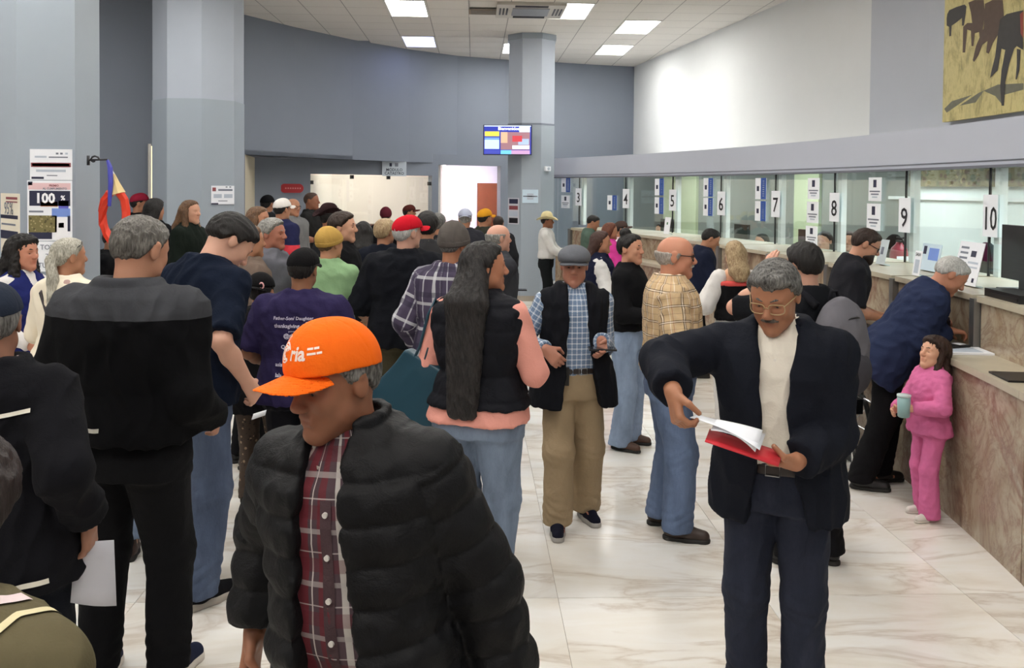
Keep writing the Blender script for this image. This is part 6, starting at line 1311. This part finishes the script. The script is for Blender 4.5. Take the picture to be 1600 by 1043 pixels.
# ---- things on the counter
def on_top(px, t, z):   # point above the counter curve seen at pixel column px, t metres in front of the glass
    Y = glass_hit(px, t); p = off(Y, t); return Vector((p[0], p[1], z)), gn(Y)
def stand_sheet(label, px, t, w, h, tilt, bars, texts=(), z=1.308, mat=None, name='sign_stand'):
    p, n = on_top(px, t, z); ry = math.atan2(n.y, n.x)
    M = Matrix.Translation(p) @ Matrix.Rotation(ry + math.pi / 2, 4, 'Z') @ Matrix.Rotation(R(90 - tilt), 4, 'X') @ Matrix.Translation((0, h / 2, 0))
    th2 = sheet_thing(name, label, 'sign', M, w, h, mat or M_PAPER, bars, texts)
    MB().box((-w / 2, -h / 2, -.05), (w / 2, -h / 2 + .012, 0)).obj('foot', plain('clear acrylic', (206, 222, 226), .15), th2); return th2
LN = [(.1, .12 + .12 * q, .42, .17 + .12 * q, M_GINK) for q in range(6)]
stand_sheet('tall white price sheet stand with two printed columns by the numeral ten', 1508, .55, .34, .30, 12, LN + [(.55, .2, .75, .34, M_NAVYP), (.5, .45, .9, .5, M_LINK), (.5, .56, .9, .6, M_LINK), (.8, .82, .88, .92, M_NAVYP)])
stand_sheet('pale blue sheet stand with a dark square emblem', 1452, .30, .30, .22, 10, [(.1, .1, .26, .4, M_NAVYP), (.4, .15, .9, .6, M_SKYP)], mat=plain('pale blue paper', (206, 226, 240), .6))
stand_sheet('narrow white sheet stand with bold heading on the counter', 1433, .60, .11, .19, 8, [(.2, .35, .8, .9, M_LINK)], [('SALA', .5, .15, .035, M_INK, .0005)])
stand_sheet('clear acrylic sign holder with a grey crest on the counter', 1377, .40, .15, .22, 12, [(.3, .3, .6, .6, M_GINK)], mat=plain('pale grey card', (196, 206, 210), .4))
stand_sheet('white sheet holder with a green dot beside numeral five', 1042, .35, .16, .24, 6, [(.4, .3, .6, .45, plain('green print', (60, 120, 80), .6))])
def monitor(label, px, t, w, h, z=1.3, yaw=0.0, base=True):
    p, n = on_top(px, t, z); m = empty('monitor', p, math.atan2(n.y, n.x) + math.pi / 2 + yaw); tag(m, label, 'monitor')
    MB().box((-w / 2, -.02, .07), (w / 2, .02, .07 + h)).obj('panel', M_BLACKP, m); MB().box((-w * .3, .02, .13), (w * .3, .05, .04 + h)).obj('rear_housing', M_BLACKP, m)
    MB().box((-.04, -.01, .01), (.04, .03, .09)).obj('neck', M_BLACKP, m); MB().box((-.15, -.1, 0), (.15, .1, .015)).obj('foot', M_BLACKP, m)
    for q in range(5): MB().box((-w * .2, -.022, .12 + q * .03), (w * .2, -.02, .13 + q * .03)).obj('vent', M_DMETAL, m)
    return m
mo = monitor('big black monitor standing on the counter next to the numeral ten', 1602, .33, .5, .36)
p, n = on_top(1592, .60, 1.3); bx = empty('card_terminal', p, math.atan2(n.y, n.x) + math.pi / 2); tag(bx, 'flat black box in front of the big black monitor', 'device')
MB().box((-.22, -.09, 0), (.22, .09, .05)).obj('case', M_BLACKP, bx); MB().box((-.2, -.095, .012), (.2, -.09, .03)).obj('slot', M_DMETAL, bx)
for px, lab in ((1160, 'small black monitor behind the glass of counter seven'), (1043, 'small black monitor behind the glass of counter five'), (1262, 'small black monitor behind the glass of counter eight')): monitor(lab, px, -.45, .34, .2, 1.2)
# ledges' papers
p, n = on_top(1512, .86, .966); dc = empty('document', p, math.atan2(n.y, n.x) + math.pi / 2); tag(dc, 'white form pad on the ledge under the hands of the old man in the blazer', 'paper')
MB().box((-.11, -.14, 0), (.11, .13, .012)).obj('pad', M_PAPER, dc); MB().box((-.08, -.1, .012), (.08, .08, .013)).obj('printed_block', M_LINK, dc)
wl = empty('wallet', p + Vector((-.02, .10, .012)), .4); tag(wl, 'open black wallet lying on the white form pad', 'wallet'); MB().box((-.09, -.05, 0), (.0, .05, .012)).obj('flap', M_BLACKP, wl); MB().box((.002, -.05, 0), (.09, .05, .016)).obj('flap', M_BLACKP, wl); MB().box((.02, -.03, .016), (.075, .03, .018)).obj('card', M_PAPER, wl)
p, n = on_top(1597, .90, .966); cb = empty('clipboard', p, math.atan2(n.y, n.x) + math.pi / 2); tag(cb, 'dark flat clipboard on the ledge near the black monitor', 'clipboard'); MB().box((-.12, -.1, 0), (.12, .1, .01)).obj('board', M_BLACKP, cb); MB().box((-.04, .07, .01), (.04, .095, .02)).obj('clip', M_METAL, cb)
# fire extinguisher and chairs behind the glass
p, n = on_top(1406, -.55, 0.02); fx = empty('fire_extinguisher', p); tag(fx, 'dark red fire extinguisher standing on a stool behind the glass', 'extinguisher')
z0 = 1.02
MB().lathe([(.02, 0), (.085, .01), (.09, .03), (.09, .26), (.075, .32), (.035, .36), (.03, .38)], (0, 0, z0), 20).obj('cylinder', rub('extinguisher red', (150, 34, 58), .35), fx, True); MB().box((-.012, -.08, z0 + .38), (.012, .06, z0 + .40)).obj('handle', M_BLACKP, fx); MB().box((-.01, -.1, z0 + .42), (.01, .05, z0 + .435)).obj('lever', M_BLACKP, fx)
MB().tube([(0, .04, z0 + .39), (.06, .08, z0 + .36), (.1, .06, z0 + .2), (.1, .02, z0 + .05)], .012, 8).obj('hose', M_BLACKP, fx, True); MB().box((-.06, -.092, z0 + .1), (.06, -.088, z0 + .24)).obj('label_plate', M_PAPER, fx)
MB().box((-.16, -.16, z0 - .03), (.16, .16, z0)).obj('stool_top', M_WOOD, fx)
for sx in (-1, 1):
    for sy in (-1, 1): MB().box((sx * .14 - .02, sy * .14 - .02, 0), (sx * .14 + .02, sy * .14 + .02, z0 - .03)).obj('stool_leg', M_WOOD, fx)
def office_chair(label, px, t):
    p, n = on_top(px, t, 0.02); ch = empty('office_chair', p, math.atan2(n.y, n.x) + math.pi / 2); tag(ch, label, 'chair', 'office chairs behind the glass')
    f = Field((-.3, -.1, .8), (.3, .25, 1.5), .014); f.add(sdist_ell((0, .1, 1.16), (.25, .05, .3)), .02); f.add(sdist_ell((0, .08, 1.02), (.24, .05, .2)), .04); V, Q = f.mesh(2); link('backrest', mesh_np('backrest', V, Q, cloth((26, 26, 29))), ch)
    f = Field((-.3, -.45, .5), (.3, .15, .7), .014); f.add(sdist_ell((0, -.15, .6), (.26, .26, .05)), .02); V, Q = f.mesh(2); link('seat', mesh_np('seat', V, Q, cloth((26, 26, 29))), ch)
    MB().tube([(0, .05, .58), (0, .14, .75), (0, .13, 1.0)], .025, 8).obj('back_bar', M_BLACKP, ch); MB().tube([(0, -.1, .08), (0, -.1, .56)], .03, 10).obj('gas_lift', M_BLACKP, ch)
    for q in range(5):
        a_ = q * 2 * math.pi / 5; lg = MB().tube([(0, -.1, .1), (.28 * math.cos(a_), -.1 + .28 * math.sin(a_), .06)], [.025, .015], 8).obj('base_leg', M_BLACKP, ch); MB().tube([(.28 * math.cos(a_) - .02, -.1 + .28 * math.sin(a_), .03), (.28 * math.cos(a_) + .02, -.1 + .28 * math.sin(a_), .03)], .028, 10).obj('castor', M_BLACKP, lg)
office_chair('tall black office chair beside the fire extinguisher', 1386, -.75); office_chair('black office chair behind the glass of counter ten', 1528, -.8)
# held things
def teal_bag(c):
    K = c.K; bg = empty('tote_bag'); bg.matrix_world = c.WM; tag(bg, 'dark teal leather tote bag hanging at the long-haired woman\'s side', 'bag')
    f = Field((.05, -.3, .75), (.6, .35, 1.2), .009); M3 = Matrix.Rotation(R(-18), 3, 'Y')
    def trap(X, Y, Z):
        x = X - .33; y = Y - .02; z = Z - .98; c_, s_ = math.cos(R(-24)), math.sin(R(-24)); x, z = c_ * x - s_ * z, s_ * x + c_ * z
        hw = .16 - .30 * (z + .0); return np.maximum(np.maximum(np.abs(x) - np.clip(hw, .05, .22), np.abs(z) - .15), np.abs(y) - .055 + .12 * (z + .1)) - .012
    f.F = np.minimum(f.F, trap(*f.grid((slice(None),) * 3))); V, Q = f.mesh(2); N = vnormals(V, Q); V = V + N * folds(V, .004, 6)[:, None]
    link('bag_body', mesh_np('bag_body', V * K, Q, rub('teal leather', (22, 62, 78), .42)), bg)
    for sy in (-.03, .05): MB().tube([Vector(q) * K for q in ((.28, sy, 1.11), (.235, sy, 1.25), (.20, sy, 1.39), (.205, sy + .02, 1.44), (.25, sy + .01, 1.36), (.30, sy, 1.2), (.36, sy, 1.08))], .008, 6).obj('strap', rub('teal leather', (22, 62, 78), .42), bg, True)
teal_bag(c36)
def held(c, hand, name, label, cat, build):
    w = c.WM @ (Vector(c.J['wr' + hand] + c.J['hd' + hand] * .085) * c.K); t = empty(name, w); tag(t, label, cat); build(t); return t
held(c37, 'L', 'phone', 'black phone in the hand of the man in the flat cap', 'phone', lambda t: (MB().box((-.075, -.045, .012), (.075, .045, .022)).obj('body', M_BLACKP, t), MB().box((-.07, -.04, .022), (.07, .04, .023)).obj('screen', plain('phone glass', (40, 44, 52), .1), t)))
held(c34, 'R', 'phone', 'dark phone held out by the bald man', 'phone', lambda t: (MB().box((-.0, -.045, .01), (.15, .045, .02)).obj('body', M_BLACKP, t), MB().box((.005, -.04, .02), (.145, .04, .021)).obj('screen', plain('phone glass', (40, 44, 52), .1), t)))
held(c51, 'L', 'tumbler', 'pale green plastic tumbler in the little girl\'s hands', 'cup', lambda t: (MB().lathe([(.026, -.05), (.034, -.045), (.038, .075), (.034, .075), (.03, -.03)], n=18).obj('cup', plain('pale green plastic', (150, 186, 186), .3), t, True), MB().lathe([(.0, .072), (.04, .072), (.04, .084), (.0, .084)], n=18).obj('lid', plain('lid plastic', (206, 222, 222), .3), t, True)))
# wheelchair folded against the counter
wc = empty('wheelchair', (2.36, 6.38, 0), .1); tag(wc, 'folded black and chrome wheelchair against the counter base', 'wheelchair')
CHR = plain('chrome', (206, 206, 206), .2, .02, metal=.9)
for sx in (-.09, .09):
    wh = MB().tube([(sx, .27 * math.cos(t), .29 + .27 * math.sin(t)) for t in [2 * math.pi * q / 28 for q in range(28)]], .018, 8, True).obj('wheel', rub('tyre', (34, 34, 36), .7), wc, True)
    MB().tube([(sx * 1.35, .24 * math.cos(t), .29 + .24 * math.sin(t)) for t in [2 * math.pi * q / 28 for q in range(28)]], .009, 6, True).obj('push_rim', CHR, wh, True)
    for q in range(10): MB().tube([(sx, 0, .29), (sx, .255 * math.cos(q * .628), .29 + .255 * math.sin(q * .628))], .003, 4).obj('spoke', CHR, wh)
    MB().tube([(sx, .1, .2), (sx, .12, .5), (sx, .16, .92), (sx, .26, .93)], .012, 8).obj('back_tube', CHR, wc, True); MB().tube([(sx, .12, .5), (sx, -.3, .5), (sx, -.36, .3), (sx, -.40, .1)], .012, 8).obj('seat_tube', CHR, wc, True); MB().tube([(sx, .13, .7), (sx, -.12, .7), (sx, -.16, .5)], .012, 8).obj('arm_rest', CHR, wc, True)
    MB().tube([(sx, -.34 + .07 * math.cos(t), .08 + .07 * math.sin(t)) for t in [2 * math.pi * q / 14 for q in range(14)]], .012, 6, True).obj('front_wheel', rub('tyre', (34, 34, 36), .7), wc, True)
MB().box((-.08, .10, .55), (.08, .15, .88)).obj('back_sling', cloth((26, 26, 29)), wc); MB().box((-.03, -.28, .42), (.03, .1, .52)).obj('seat_sling', cloth((26, 26, 29)), wc)
